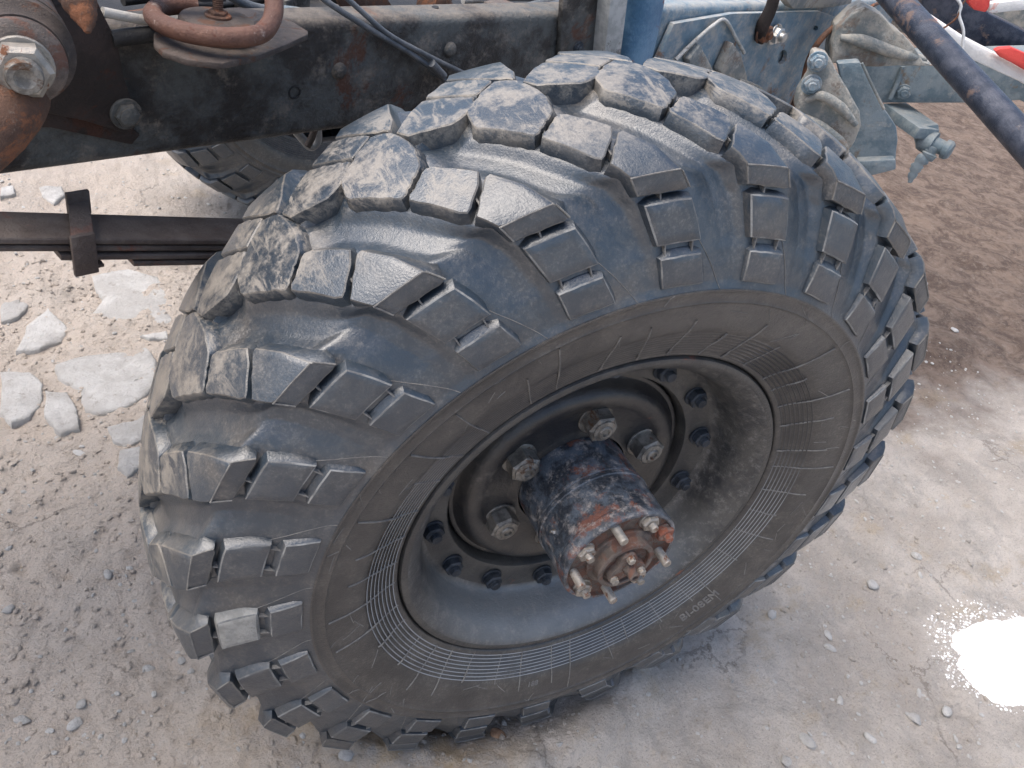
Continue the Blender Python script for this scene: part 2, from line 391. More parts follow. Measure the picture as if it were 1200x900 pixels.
# ================================================================== GROUND
def axis_grid(lo, hi, base, c0, c1, ratio=.022, lim=45):
    out = list(np.arange(c0, c1, base)); s_ = base; p = out[-1]
    while p < hi: s_ *= 1 + ratio; p += s_; out.append(p)
    s_ = base; p = c0
    while p > lo: s_ *= 1 + ratio; p -= s_; out.insert(0, p)
    return np.array(out)
gx = axis_grid(-45, 60, .0072, -1.0, 1.35); gy = axis_grid(-45, 60, .0072, -.62, 1.3)
X, Y = np.meshgrid(gx, gy, indexing='ij'); Z = ground_z(X, Y) - .012
Z *= np.where((abs(X) > 8) | (abs(Y) > 8), .6, 1)
nx, ny = X.shape
me = bpy.data.meshes.new('ground'); me.vertices.add(nx * ny)
me.vertices.foreach_set('co', np.stack([X, Y, Z], -1).astype(np.float32).ravel())
i = np.arange(nx - 1)[:, None] * ny + np.arange(ny - 1)[None, :]
q = np.stack([i, i + ny, i + ny + 1, i + 1], -1).reshape(-1, 4)
me.loops.add(q.size); me.loops.foreach_set('vertex_index', q.ravel().astype(np.int32))
me.polygons.add(len(q)); me.polygons.foreach_set('loop_start', (np.arange(len(q)) * 4).astype(np.int32))
me.update(calc_edges=True); me.polygons.foreach_set('use_smooth', [True] * len(q))
n = NT('dry_dirt'); o = n.tc.outputs['Object']; gxx, gyy, gzz = n.sep(o)
c = n.mix(n.ramp(n.noise(2.2, 8, .65, co=o), .40, .62), (.50, .445, .395), (.66, .60, .54))
c = n.mix(n.ramp(n.noise(7, 8, .7, co=o, dist=.3), .46, .64, 0, .75), c, (.43, .395, .36))      # grey compacted patches
c = n.mix(n.ramp(n.noise(4.1, 6, .7, (1, 1.4, 1), co=o), .55, .68, 0, .6), c, (.52, .42, .30))   # sandy patches
c = n.mix(n.math('MULTIPLY', n.ramp(gxx, -.15, -.65), n.ramp(n.noise(5, 6, .7, co=o), .30, .55, .35, .8)), c, (.66, .57, .49))   # warmer soil to the left
sp = n.ramp(n.voro(70, co=o), .10, .22, 1, 0); sp2 = n.ramp(n.noise(38, 2, .5, co=o), .60, .68)
c = n.mix(n.math('MULTIPLY', sp, n.math('MULTIPLY', sp2, .8)), c, (.66, .63, .60))                # pale grit
c = n.mix(n.ramp(n.noise(190, 6, .75, co=o), .50, .68, 0, .5), c, (.22, .19, .165))             # dark grains
c = n.mix(n.ramp(n.noise(70, 7, .8, co=o), .54, .66, 0, .5), c, (.64, .60, .55))
ft = n.math('ADD', n.math('ABSOLUTE', n.math('MULTIPLY', n.math('ADD', gxx, .18), 2.6)), n.math('ABSOLUTE', n.math('MULTIPLY', n.math('SUBTRACT', gyy, .02), 2.8)))
c = n.mix(n.math('MULTIPLY', n.ramp(n.math('ADD', ft, n.noise(6, 6, .7, co=o)), 1.75, 1.0), n.ramp(n.noise(17, 7, .75, co=o), .38, .58)), c, (.54, .42, .29))
ck = n.voro(3.3, 'DISTANCE_TO_EDGE', co=n.mixv(o, n.noise(4, 6, .7, co=o), .22))
c = n.mix(n.math('MULTIPLY', n.ramp(ck, .018, .002), n.ramp(n.noise(2.6, 3, .5, co=o), .54, .64, 0, .5)), c, (.15, .125, .105))
wob = n.math('MULTIPLY', n.math('SUBTRACT', n.noise(3, 5, .6, co=o), .5), 1.1)
br = n.math('MULTIPLY', n.ramp(n.math('ADD', gxx, wob), 1.15, 2.0), n.ramp(n.math('ADD', gyy, wob), .25, .75))
oil = n.mix(n.ramp(n.noise(7, 9, .78, co=o, dist=.8), .40, .60), (.10, .066, .050), (.235, .17, .13))
oil = n.mix(n.ramp(n.noise(30, 8, .85, co=o), .5, .66, 0, .6), oil, (.33, .27, .22)); oil = n.mix(n.ramp(n.noise(17, 8, .85, co=o), .54, .64, 0, .7), oil, (.065, .045, .036))
c = n.mix(n.math('MULTIPLY', br, .95), c, oil)                                                       # brown earth beyond the tyre
n.col(c); n.rough(.93); n.b.inputs['Specular IOR Level'].default_value = .25
h = n.math('ADD', n.noise(150, 8, .8, co=o), n.math('MULTIPLY', n.noise(28, 8, .7, co=o), 1.6))
n.bump(h, .012, 1)
MAT['dirt'] = n.m; me.materials.append(n.m)
ground = bpy.data.objects.new('ground', me); C.objects.link(ground); tag(ground, kind='structure')

n = NT('pale_stone'); o = n.tc.outputs['Object']
c = n.mix(n.ramp(n.noise(9, 7, .7), .4, .62), (.52, .50, .475), (.66, .645, .62))
c = n.mix(n.ramp(n.noise(34, 6, .75), .56, .66, 0, .7), c, (.38, .345, .31))
c = n.mix(n.ramp(n.noise(130, 5, .75), .56, .68, 0, .5), c, (.42, .38, .35))
n.col(c); n.rough(.9); n.bump(n.math('ADD', n.noise(160, 7, .85), n.noise(30, 6, .7)), .009, 1); MAT['stone'] = n.m
for k, sl_ in enumerate(SLABS):
    P = np.array([gz(*p) for p in sl_]); ce = P.mean(0)
    D = []                                                    # ragged outline
    for a_, b_ in zip(P, np.roll(P, -1, 0)):
        for t in np.linspace(0, 1, 5)[:-1]: D.append(a_ * (1 - t) + b_ * t + _rs.randn(2) * .0014)
    D = np.array(D); vs = []; fs = []; m = len(D)
    rings = [(1.03, -.02), (1.0, -.002), (.965, .0022), (.88, .004), (.7, .0048), (.45, .0052), (.2, .005)]
    for sc_, hz in rings:
        q = ce + (D - ce) * sc_; zz = ground_z(q[:, 0] * .25 + ce[0] * .75, q[:, 1] * .25 + ce[1] * .75) - .0065 + hz
        zz = zz + (fbm(q[:, 0], q[:, 1] + 9, 30, 3) - .5) * (.007 if hz > .001 else 0)
        vs += [(a, b, c_) for (a, b), c_ in zip(q, zz)]
    for j in range(len(rings) - 1):
        for i in range(m): fs.append((j * m + i, j * m + (i + 1) % m, (j + 1) * m + (i + 1) % m, (j + 1) * m + i))
    fs.append(tuple((len(rings) - 1) * m + i for i in range(m)))
    me = mesh_np('stone_slab', vs, fs, 'stone', 60); link('stone_slab', me, ground)

# loose stones ---------------------------------------------------------------
def stone_mesh(seed, r, sub=2, flat=.6, elong=1.3):
    rs = np.random.RandomState(seed); bm = bmesh.new(); bmesh.ops.create_icosphere(bm, subdivisions=sub, radius=1)
    cuts = rs.randn(7, 3); cuts /= np.linalg.norm(cuts, axis=1)[:, None]; off = .55 + rs.rand(7) * .35
    for v in bm.verts:
        p = np.array(v.co)
        for c_, o_ in zip(cuts, off):
            d = p @ c_
            if d > o_: p = p - c_ * (d - o_) * .9
        v.co = Vector((p[0] * r * elong, p[1] * r, p[2] * r * flat))
    me = bpy.data.meshes.new('stone'); bm.to_mesh(me); bm.free(); return finish(me, 'stone', 45)
LOOSE = [(870, 580, 5, "tiny pale pebble alone on dirt just right of the tyre's edge"), (1029, 677, 11, 'oval white pebble midway between the tyre and the right edge'),
 (911, 712, 10, 'white oblong pebble lying on grey dirt just below the tyre lugs'),
 (977, 736, 8, 'small pale pebble, upper of two close together below the oblong one'),
 (979, 752, 9, 'slanted white pebble, lower of two close together below the oblong one'),
 (948, 865, 11, 'largest white pebble near the bottom edge, right of the tyre'),
 (1024, 860, 10, 'upright oblong white pebble near the bottom edge'),
 (1079, 646, 9, 'flat white pebble above the oval one, nearest the brown earth'),
 (1084, 667, 5, 'tiny grey pebble just right of the oval white one'), (1117, 826, 9, 'grey white pebble just left of the white patch'),
 (990, 815, 8, 'round pale pebble midway down the dirt right of the tyre'),
 (1080, 834, 12, 'flat beige stone half sunk left of the white patch'),
 (925, 888, 10, 'cracked beige stone cut by the bottom edge'),
 (405, 893, 13, 'grey stone at the bottom edge below the tyre foot'),
 (95, 821, 9, 'round cream pebble in loose soil at the lower left, left of its neighbour'),
 (87, 842, 10, 'angular cream stone in loose soil near the lower left corner'),
 (24, 838, 10, 'cream stone by the left edge near the bottom corner'),
 (8, 708, 9, 'white stone at the left edge halfway down'),
 (125, 668, 9, 'pale lump in the loose soil left of the tyre'),
 (174, 780, 9, 'rounded pale lump of stone left of the lowest tread lugs'),
 (213, 772, 8, 'small brownish stone closest to the lowest tread lugs'),
 (137, 25 + 785, 5, 'tiny white pebble beside the angular cream stone in loose soil'), (62, 875, 5, 'tiny pale pebble near the bottom left edge'), (92, 522, 8, 'white flake on the soil left of the tyre side'),
 (1083, 330, 8, 'light stone on brown earth just right of the tyre'), (1120, 385, 7, 'thin pale stone on the brown earth'),
 (584, 859, 12, 'rust brown clod pressed against the foot of the tyre')]
MAT['clod'] = paint('brown_clod', (.30, .17, .10), (.42, .27, .17), 0, dust=.3, dustcol=(.5, .4, .3), rg=.9, sc=60, grain=.004)
for k, (px, py, sz, lab) in enumerate(LOOSE):
    g_ = onZ(px, py, .006); d_ = np.linalg.norm(g_ - CAM); r_ = sz * .5 * d_ / FOC * 1.12
    o = bpy.data.objects.new('pebble', stone_mesh(50 + k, r_, 2, .55, 1.2 + .6 * random.random())); C.objects.link(o)
    if 'clod' in lab: o.data.materials.clear(); o.data.materials.append(MAT['clod']); o.name = 'dirt_clod'
    o.location = (g_[0], g_[1], float(ground_z(g_[0], g_[1])) - .012 + r_ * .28); o.rotation_euler = (random.uniform(-.2, .2), random.uniform(-.2, .2), random.random() * 6)
    tag(o, lab, 'clod' if 'clod' in lab else 'pebble', 'loose pebbles on the dirt')
# gravel and crumbs nobody could count
def crumbs(name, N, rng, mat, rfun, dens=None, seed=5, label='', cat='gravel'):
    rs = np.random.RandomState(seed)
    bm = bmesh.new(); bmesh.ops.create_icosphere(bm, subdivisions=1, radius=1); V = np.array([v.co[:] for v in bm.verts]); F = np.array([[v.index for v in f.verts] for f in bm.faces]); bm.free()
    x = rs.uniform(rng[0], rng[1], N); y = rs.uniform(rng[2], rng[3], N)
    if dens is not None: k = rs.rand(N) < dens(x, y); x, y = x[k], y[k]
    N = len(x); r = rfun(rs, N); z = ground_z(x, y) - .012 + r * .15
    s = np.stack([r * rs.uniform(.8, 1.6, N), r * rs.uniform(.7, 1.1, N), r * rs.uniform(.45, .9, N)], 1); a = rs.rand(N) * 6.3
    P = V[None] * (1 + (rs.rand(N, len(V), 1) - .5) * .5) * s[:, None, :]
    ca, sa = np.cos(a)[:, None], np.sin(a)[:, None]
    Q = np.stack([P[..., 0] * ca - P[..., 1] * sa + x[:, None], P[..., 0] * sa + P[..., 1] * ca + y[:, None], P[..., 2] + z[:, None]], -1)
    FF = (F[None] + (np.arange(N) * len(V))[:, None, None]).reshape(-1, 3)
    me = bpy.data.meshes.new(name); me.from_pydata(Q.reshape(-1, 3).tolist(), [], FF.tolist()); finish(me, mat, 0)
    o = bpy.data.objects.new(name, me); C.objects.link(o); return tag(o, label, cat, kind='stuff')
crumbs('gravel', 9500, (-1.4, 2.4, -.8, 2.6), 'stone', lambda r, N: .0013 + .0050 * r.rand(N) ** 3, seed=5, label='pale gravel grains scattered over the dry dirt')
crumbs('soil_crumbs', 26000, (-1.2, 1.6, -.7, 1.9), 'dirt', lambda r, N: .0012 + .0065 * r.rand(N) ** 3,
       dens=lambda x, y: np.clip(.30 + .75 * smooth(.3, -.2, x) + .8 * np.exp(-((x + .05) ** 2 + (y + .12) ** 2) / .09), 0, 1), seed=9, label='loose dirt crumbs lying on the dry ground', cat='soil')
# near-white ragged patch raised slightly on the dirt, white grains round its edge
n = NT('patch_white'); o = n.tc.outputs['Object']; n.col(n.mix(n.ramp(n.noise(40, 6, .7), .5, .7, 0, .4), (.90, .90, .90), (.80, .79, .77))); n.rough(.9)
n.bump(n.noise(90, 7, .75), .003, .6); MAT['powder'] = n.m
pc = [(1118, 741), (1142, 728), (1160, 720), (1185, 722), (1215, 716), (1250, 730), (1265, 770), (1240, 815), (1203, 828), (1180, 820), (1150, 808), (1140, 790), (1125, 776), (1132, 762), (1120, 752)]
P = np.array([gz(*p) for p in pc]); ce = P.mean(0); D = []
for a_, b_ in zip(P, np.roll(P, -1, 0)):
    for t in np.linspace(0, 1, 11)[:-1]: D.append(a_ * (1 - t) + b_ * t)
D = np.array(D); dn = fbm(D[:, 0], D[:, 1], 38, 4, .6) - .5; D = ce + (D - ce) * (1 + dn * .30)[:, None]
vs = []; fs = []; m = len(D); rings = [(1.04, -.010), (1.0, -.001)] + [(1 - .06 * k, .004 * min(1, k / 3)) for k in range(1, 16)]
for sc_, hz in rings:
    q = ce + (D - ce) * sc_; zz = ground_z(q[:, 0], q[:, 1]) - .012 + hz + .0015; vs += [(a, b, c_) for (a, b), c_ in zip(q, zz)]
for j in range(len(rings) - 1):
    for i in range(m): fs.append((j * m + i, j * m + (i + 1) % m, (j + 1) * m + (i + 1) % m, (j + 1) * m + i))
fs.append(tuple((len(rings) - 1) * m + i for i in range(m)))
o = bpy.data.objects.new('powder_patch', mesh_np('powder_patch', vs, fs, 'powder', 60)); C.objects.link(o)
tag(o, 'bright white ragged patch on the dirt at the right', 'powder')
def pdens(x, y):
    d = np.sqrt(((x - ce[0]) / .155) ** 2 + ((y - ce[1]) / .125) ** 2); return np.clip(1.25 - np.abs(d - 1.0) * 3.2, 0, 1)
o2 = crumbs('white_grains', 5200, (ce[0] - .3, ce[0] + .3, ce[1] - .25, ce[1] + .25), 'powder', lambda r, N: .0008 + .0032 * r.rand(N) ** 2, dens=pdens, seed=12, label='white grains scattered round the white patch', cat='powder')

# ================================================================== THE WHEEL (axis along -Y, angle from up towards -X)
PITCH = 2 * PI / 25
OUT = [(.6380, -.0), (.6368, .020), (.6355, .035), (.6330, .055), (.6278, .084), (.6215, .108), (.6140, .138), (.6085, .153), (.5995, .1625),
       (.5755, .1665), (.5660, .1710), (.5420, .1775), (.5180, .1840), (.5040, .1885), (.4838, .1918), (.4638, .1938), (.4536, .1940)]
OA = np.array(OUT)
def arc(P): return np.concatenate([[0], np.cumsum(np.hypot(*np.diff(P, axis=0).T))])
SO = arc(OA)
_t = np.linspace(0, SO[-1], 500)
def sm_interp(t, P, Sx, k=9):
    r = np.interp(t, Sx, P[:, 0]); a = np.interp(t, Sx, P[:, 1]); return r, a
def Opos(s):                                                   # outer envelope, s >= 0
    return np.interp(s, SO, OA[:, 0]), np.interp(s, SO, OA[:, 1])
# smoothed normal for the offset
_r, _a = Opos(_t); _dr = np.gradient(_r, _t); _da = np.gradient(_a, _t); ker = np.hanning(61); ker /= ker.sum()
pad = lambda v, sgn: np.convolve(np.concatenate([sgn * v[1:31][::-1], v, np.repeat(v[-1], 30)]), ker, 'valid')
_dr = pad(_dr, -1); _da = pad(_da, 1); _l = np.hypot(_dr, _da); NR = _da / _l; NA = -_dr / _l
def nrm(s): return np.interp(s, _t, NR), np.interp(s, _t, NA)
sF = SO[8]; sS1 = SO[9]; sS2 = SO[10]; sS2e = SO[12]; sS3 = SO[13]; sS3e = SO[15]; sEnd = SO[16]
def s_of_a(a): return float(np.interp(abs(a), OA[:9, 1], SO[:9])) * (1 if a >= 0 else -1)
DEPV = ([0, .08, sF, sS1, sS2, sS2e, sS3, sS3e, sEnd], [.024, .026, .031, .028, .0225, .0150, .0125, .0058, .0006])      # valley floor below the envelope
DEPA = ([0, .08, sF, sS1, sS2, sS2e, sS3, sS3e, sEnd], [.013, .017, .016, .0140, .0125, .0088, .0078, .0046, .0004])    # floor of the slots inside an arm
LO = ([0, s_of_a(.028), s_of_a(.083), s_of_a(.143), sF, sS1, sS2, sS2e, sS3, sS3e, sEnd], [122.6, 123.1, 118.2, 113.4, 112.0, 111.0, 110.3, 108.6, 108.2, 107.4, 107.2])
HI = ([0, s_of_a(.018), s_of_a(.054), s_of_a(.098), s_of_a(.14), sF, sS1, sS2, sS2e, sS3, sS3e, sEnd], [115.6, 114.4, 114.0, 110.1, 107.4, 105.9, 104.3, 104.05, 102.0, 101.9, 100.3, 100.1])
PH = 54.0                                                       # fit angle of 'up'
def depth(th, s):                                              # th in fit degrees, s signed
    side = s < 0; sa = np.abs(s); t = np.where(side, th - 7.2, th)
    lo = np.interp(sa, *LO); hi = np.interp(sa, *HI); mid = (lo + hi) / 2
    u = (t - mid + 7.2) % 14.4 - 7.2                            # offset from the arm's middle
    half = (lo - hi) / 2
    k = smooth(0, .03, sa - sF + .02)
    flo = 1.0 + .7 * k; fhi = 1.2 + 3.6 * k
    d1 = u - half; d2 = -u - half
    m_ = 1 - smooth(0, 1, d1 / flo); m2 = 1 - smooth(0, 1, d2 / fhi); mask = np.minimum(m_, m2)
    dv = np.interp(sa, *DEPV); da = np.interp(sa, *DEPA)
    return dv + (da - dv) * mask
def P3(thd, s, h):                                             # point in wheel space: fit angle, signed s, depth below envelope
    sa = np.abs(s); r, a = Opos(sa); nr, na = nrm(sa); r = r - nr * h; a = (a - na * h) * np.where(s < 0, -1, 1)
    al = np.radians(thd - PH)
    return np.stack([-r * np.sin(al), -a, r * np.cos(al)], -1)
# smooth floor of the valleys and of the arms: (r, a) as functions of s, rounded over the shoulder
def _floor(dep, sig):
    r, a = Opos(_t); nr, na = nrm(_t); d = np.interp(_t, *dep); r = r - nr * d; a = a - na * d
    R2, A2 = r.copy(), a.copy(); rr = np.concatenate([r[::-1][:-1], r]); aa = np.concatenate([-a[::-1][:-1], a]); tt = np.concatenate([-_t[::-1][:-1], _t])
    for i, t in enumerate(_t):
        sg = sig * float(1 - smooth(sF + .015, sS2e, t)) + 1e-4; w_ = np.exp(-.5 * ((tt - t) / sg) ** 2); w_ /= w_.sum(); R2[i] = (w_ * rr).sum(); A2[i] = (w_ * aa).sum()
    return R2, A2
VR, VA = _floor(DEPV, .021); AR, AA = _floor(DEPA, .007)
def amask(th, s):
    side = s < 0; sa = np.abs(s); t = np.where(side, th - 7.2, th)
    lo = np.interp(sa, *LO); hi = np.interp(sa, *HI); mid = (lo + hi) / 2
    u = (t - mid + 7.2) % 14.4 - 7.2; half = (lo - hi) / 2; k = smooth(0, .03, sa - sF + .02)
    flo = 2.6 - .7 * k; fhi = 3.0 + 1.8 * k
    return np.minimum(1 - smooth(0, 1, (u - half) / flo), 1 - smooth(0, 1, (-u - half) / fhi))
def PB(thd, s, t=1.0, dig=0.0):                                # t=0 envelope, t=1 floor; dig: metres further in
    thd = np.asarray(thd, float); s = np.asarray(s, float); sa = np.abs(s); m_ = amask(thd, s)
    r0, a0 = Opos(sa); r1 = np.interp(sa, _t, VR) * (1 - m_) + np.interp(sa, _t, AR) * m_; a1 = np.interp(sa, _t, VA) * (1 - m_) + np.interp(sa, _t, AA) * m_
    nr, na = nrm(sa); r = r0 + (r1 - r0) * t - nr * dig; a = (a0 + (a1 - a0) * t - na * dig) * np.where(s < 0, -1, 1)
    al = np.radians(thd - PH)
    return np.stack([-r * np.sin(al), -a, r * np.cos(al)], -1)
truck = empty('truck', (0, 0, 0))
tag(truck, 'stripped off-road truck with a huge lugged tyre, grimy black frame and faded blue front', 'truck')
wheel = empty('wheel', (0, 0, HUBZ)); wheel.parent = truck; wheel['label'] = 'big front wheel with a chunky dusty tyre nearest the viewer'
# --- tyre casing
n = NT('tyre_ridge_dust'); x_, y_, z_ = n.sep(n.tc.outputs['Object'])
low = n.ramp(n.math('ADD', z_, n.math('MULTIPLY', x_, .25)), .22, .02)       # dust splashed on the lower half of the tyre
n.col(n.mix(n.math('MULTIPLY', low, n.ramp(n.noise(14, 6, .7), .25, .50, .35, 1)), (.045, .045, .047), (.30, .31, .32))); n.rough(.6); MAT['ridge'] = n.m
ncol = 25 * 60
ss = np.concatenate([np.linspace(0, sF - .03, 44), np.linspace(sF - .03, sS2, 26)[1:], np.linspace(sS2, sEnd, 38)[1:]])
side_prof = [(.4545, .1952), (.4525, .1960), (.4505, .1952), (.4490, .1940), (.4420, .1938), (.4368, .1938), (.4350, .1946), (.4332, .1932), (.4290, .1915),
             (.4180, .1895), (.4040, .1868), (.3900, .1828), (.3800, .1790)]
nr_ = 8; r0, r1 = .3775, .3285; a0, a1 = .1778, .1560; RIDGE = set()
for k in range(nr_):
    f0 = k / nr_; f = lambda x: (r0 + (r1 - r0) * (f0 + x / nr_), a0 + (a1 - a0) * (f0 + x / nr_))
    side_prof += [(f(.0)[0], f(.0)[1] - .0010), (f(.5)[0], f(.5)[1] - .0010), (f(.64)[0], f(.64)[1] + .0010), (f(.86)[0], f(.86)[1] + .0010)]
    RIDGE.add(len(side_prof) - 2)
side_prof += [(.3268, .1555), (.3235, .1545), (.3215, .1510), (.3200, .1440), (.3170, .130)]
cols = []
thd = np.arange(ncol) * 360 / ncol
vs = []; rows = []
S_all = np.concatenate([-ss[::-1], ss[1:]])
TH, SS = np.meshgrid(thd, S_all, indexing='ij'); mid = PB(TH, SS)
def ringpts(prof, sgn):
    al = np.radians(thd - PH)[:, None]; r = np.array([p[0] for p in prof])[None]; a = np.array([p[1] for p in prof])[None] * sgn
    return np.stack([-r * np.sin(al), -a + 0 * al, r * np.cos(al)], -1)
flat_prof = [p for p in side_prof]; i0 = 13; i1 = 13 + 4 * nr_
for k_ in range(i0, i1): r_ = side_prof[k_][0]; flat_prof[k_] = (r_, a0 + (a1 - a0) * (r0 - r_) / (r0 - r1) - .0004)
wr = (.12 + .88 * (1 - smooth(15, 40, (thd + 20) % 360 - 20) * (1 - smooth(105, 140, (thd + 20) % 360 - 20))))[:, None, None]
near_side = ringpts(side_prof, 1) * wr + ringpts(flat_prof, 1) * (1 - wr)
allv = np.concatenate([ringpts(side_prof[::-1], -1), mid, near_side], 1)
nc, nr2 = allv.shape[:2]
i = np.arange(nc)[:, None] * nr2 + np.arange(nr2 - 1)[None]; j = ((np.arange(nc) + 1) % nc)[:, None] * nr2 + np.arange(nr2 - 1)[None]
q = np.stack([i, i + 1, j + 1, j], -1).reshape(-1, 4)
ns = len(side_prof); colidx = np.tile(np.arange(nr2 - 1), nc); mi = ((colidx < ns) | (colidx >= nr2 - 1 - ns)).astype(int)
rg_ = np.isin(colidx - (nr2 - ns), list(RIDGE)); mi[rg_] = 2
me = mesh_np('tyre', allv.reshape(-1, 3), q, ['rubber', 'side', 'ridge'], 50, mi)
tyre = bpy.data.objects.new('tyre', me); C.objects.link(tyre); tyre.parent = wheel
# --- lugs
def curve(pts, m):                                             # polyline resample, pts in (theta, s)
    P = np.array(pts, float); Q = P * np.array([R(1) * .6, 1]); L_ = arc(Q); t = np.linspace(0, L_[-1], m); return np.stack([np.interp(t, L_, P[:, 0]), np.interp(t, L_, P[:, 1])], 1)
def lug(name, lo, right, hi, left, nu, nv, mirror=False, foot=(.004, .004, .004, .004), us=None, top=0.0, rc=.40, edge='rubber_edge', bw=.0016, dr=(.0030, .0006, .0030, .0006)):
    # lo: left->right along the high angle side; hi: left->right along the low angle side
    A = lo if us else curve(lo, nu); B = hi if us else curve(hi, nu)
    A = np.array(A, float); B = np.array(B, float); nu = len(A)
    Lf = curve(left, nv); Rt = curve(right, nv)                 # both from lo to hi
    u = np.linspace(0, 1, nu)[:, None, None]; v = np.linspace(0, 1, nv)[None, :, None]
    G = (1 - v) * A[:, None] + v * B[:, None] + (1 - u) * Lf[None] + u * Rt[None] - ((1 - u) * (1 - v) * A[0] + u * (1 - v) * A[-1] + (1 - u) * v * B[0] + u * v * B[-1])
    idx = [(i, 0) for i in range(nu)] + [(nu - 1, j) for j in range(1, nv)] + [(i, nv - 1) for i in range(nu - 2, -1, -1)] + [(0, j) for j in range(nv - 2, 0, -1)]
    sidei = [0] * nu + [1] * (nv - 1) + [2] * (nu - 1) + [3] * (nv - 2)
    met = np.array([R(1) * .6, 1.0])
    Bd = np.array([G[a] for a in idx]) * met; n_ = len(Bd)
    # outward normals of the outline in the metric plane
    T = np.roll(Bd, -1, 0) - np.roll(Bd, 1, 0); T /= np.linalg.norm(T, axis=1)[:, None] + 1e-12
    N = np.stack([T[:, 1], -T[:, 0]], 1)
    if ((Bd - Bd.mean(0)) * N).sum() < 0: N = -N
    # pull corners in for a rounded outline
    cor = [0, nu - 1, nu - 1 + nv - 1, 2 * nu + nv - 3]
    Bs = Bd.copy()
    for c_ in cor:
        Bs[c_] = Bd[c_] * (1 - rc) + (Bd[c_ - 1] + Bd[(c_ + 1) % n_]) * rc / 2
    Bs = Bs + N * (_rs.randn(n_) * (.0007 if edge == 'rubber_edge' else .0003))[:, None]
    ft = np.array([foot[k] for k in sidei]); ft = (ft + np.roll(ft, 1) + np.roll(ft, -1)) / 3; dd = np.array([dr[k] for k in sidei])
    def ring(off, h): 
        Q = (Bs + N * np.reshape(off, (-1, 1))) / met; return Q, h
    bevel_w = bw
    inner = G.copy()
    for k, a in enumerate(idx): inner[a] = (Bs[k] - N[k] * bevel_w) / met
    vs = [P3(inner[..., 0], inner[..., 1], top).reshape(-1, 3)]
    Q1, _ = ring(0, 0); D1 = depth(Q1[:, 0], Q1[:, 1])
    Qb, _ = ring(dd, 0); Db = depth(Qb[:, 0], Qb[:, 1]); Qf, _ = ring(dd + ft, 0); Df = depth(Qf[:, 0], Qf[:, 1])
    Qm, _ = ring(dd + ft * .4, 0); Dm = depth(Qm[:, 0], Qm[:, 1])
    hb = top + (Db - top) * .80; hm = top + (Dm - top) * .96
    vs.append(P3(Q1[:, 0], Q1[:, 1], top + .0014)); vs.append(PB(Qb[:, 0], Qb[:, 1], .84)); vs.append(PB(Qb[:, 0] * .5 + Qm[:, 0] * .5, Qb[:, 1] * .5 + Qm[:, 1] * .5, 1.0, .0045)); vs.append(PB(Qm[:, 0], Qm[:, 1], 1.0, .012))
    V = np.concatenate(vs)
    if mirror:
        a = np.radians(7.2); V = V * np.array([1, -1, 1]); x, z = V[:, 0].copy(), V[:, 2].copy()
        # rotating by +7.2 degrees in fit angle
        V[:, 0] = x * math.cos(a) - z * math.sin(a); V[:, 2] = x * math.sin(a) + z * math.cos(a)
    F = []; mi = []
    for i in range(nu - 1):
        for j in range(nv - 1): F.append((i * nv + j, (i + 1) * nv + j, (i + 1) * nv + j + 1, i * nv + j + 1)); mi.append(0)
    loops = [[i * nv + j for i, j in idx]] + [[nu * nv + k * n_ + m_ for m_ in range(n_)] for k in range(4)]
    for li, (a, b) in enumerate(zip(loops, loops[1:])):
        for k in range(n_): F.append((a[k], b[k], b[(k + 1) % n_], a[(k + 1) % n_])); mi.append(1 if li == 0 else 0)
    me = bpy.data.meshes.new(name); me.from_pydata(V.tolist(), [], F)
    me.polygons.foreach_set('material_index', mi)
    bm = bmesh.new(); bm.from_mesh(me); bmesh.ops.recalc_face_normals(bm, faces=bm.faces)
    f0 = max(bm.faces, key=lambda f: f.calc_center_median().length)
    if f0.normal.dot(Vector((f0.calc_center_median().x, 0, f0.calc_center_median().z))) < 0: bmesh.ops.reverse_faces(bm, faces=bm.faces)
    bm.to_mesh(me); bm.free()
    return finish(me, ['rubber', edge], 38)
A_ = s_of_a
MAT['mud'] = paint('dried_mud', (.27, .265, .245), (.36, .35, .325), 0, dust=.3, dustcol=(.12, .115, .11), rg=.85, sc=50, grain=.002)
KINDS = []
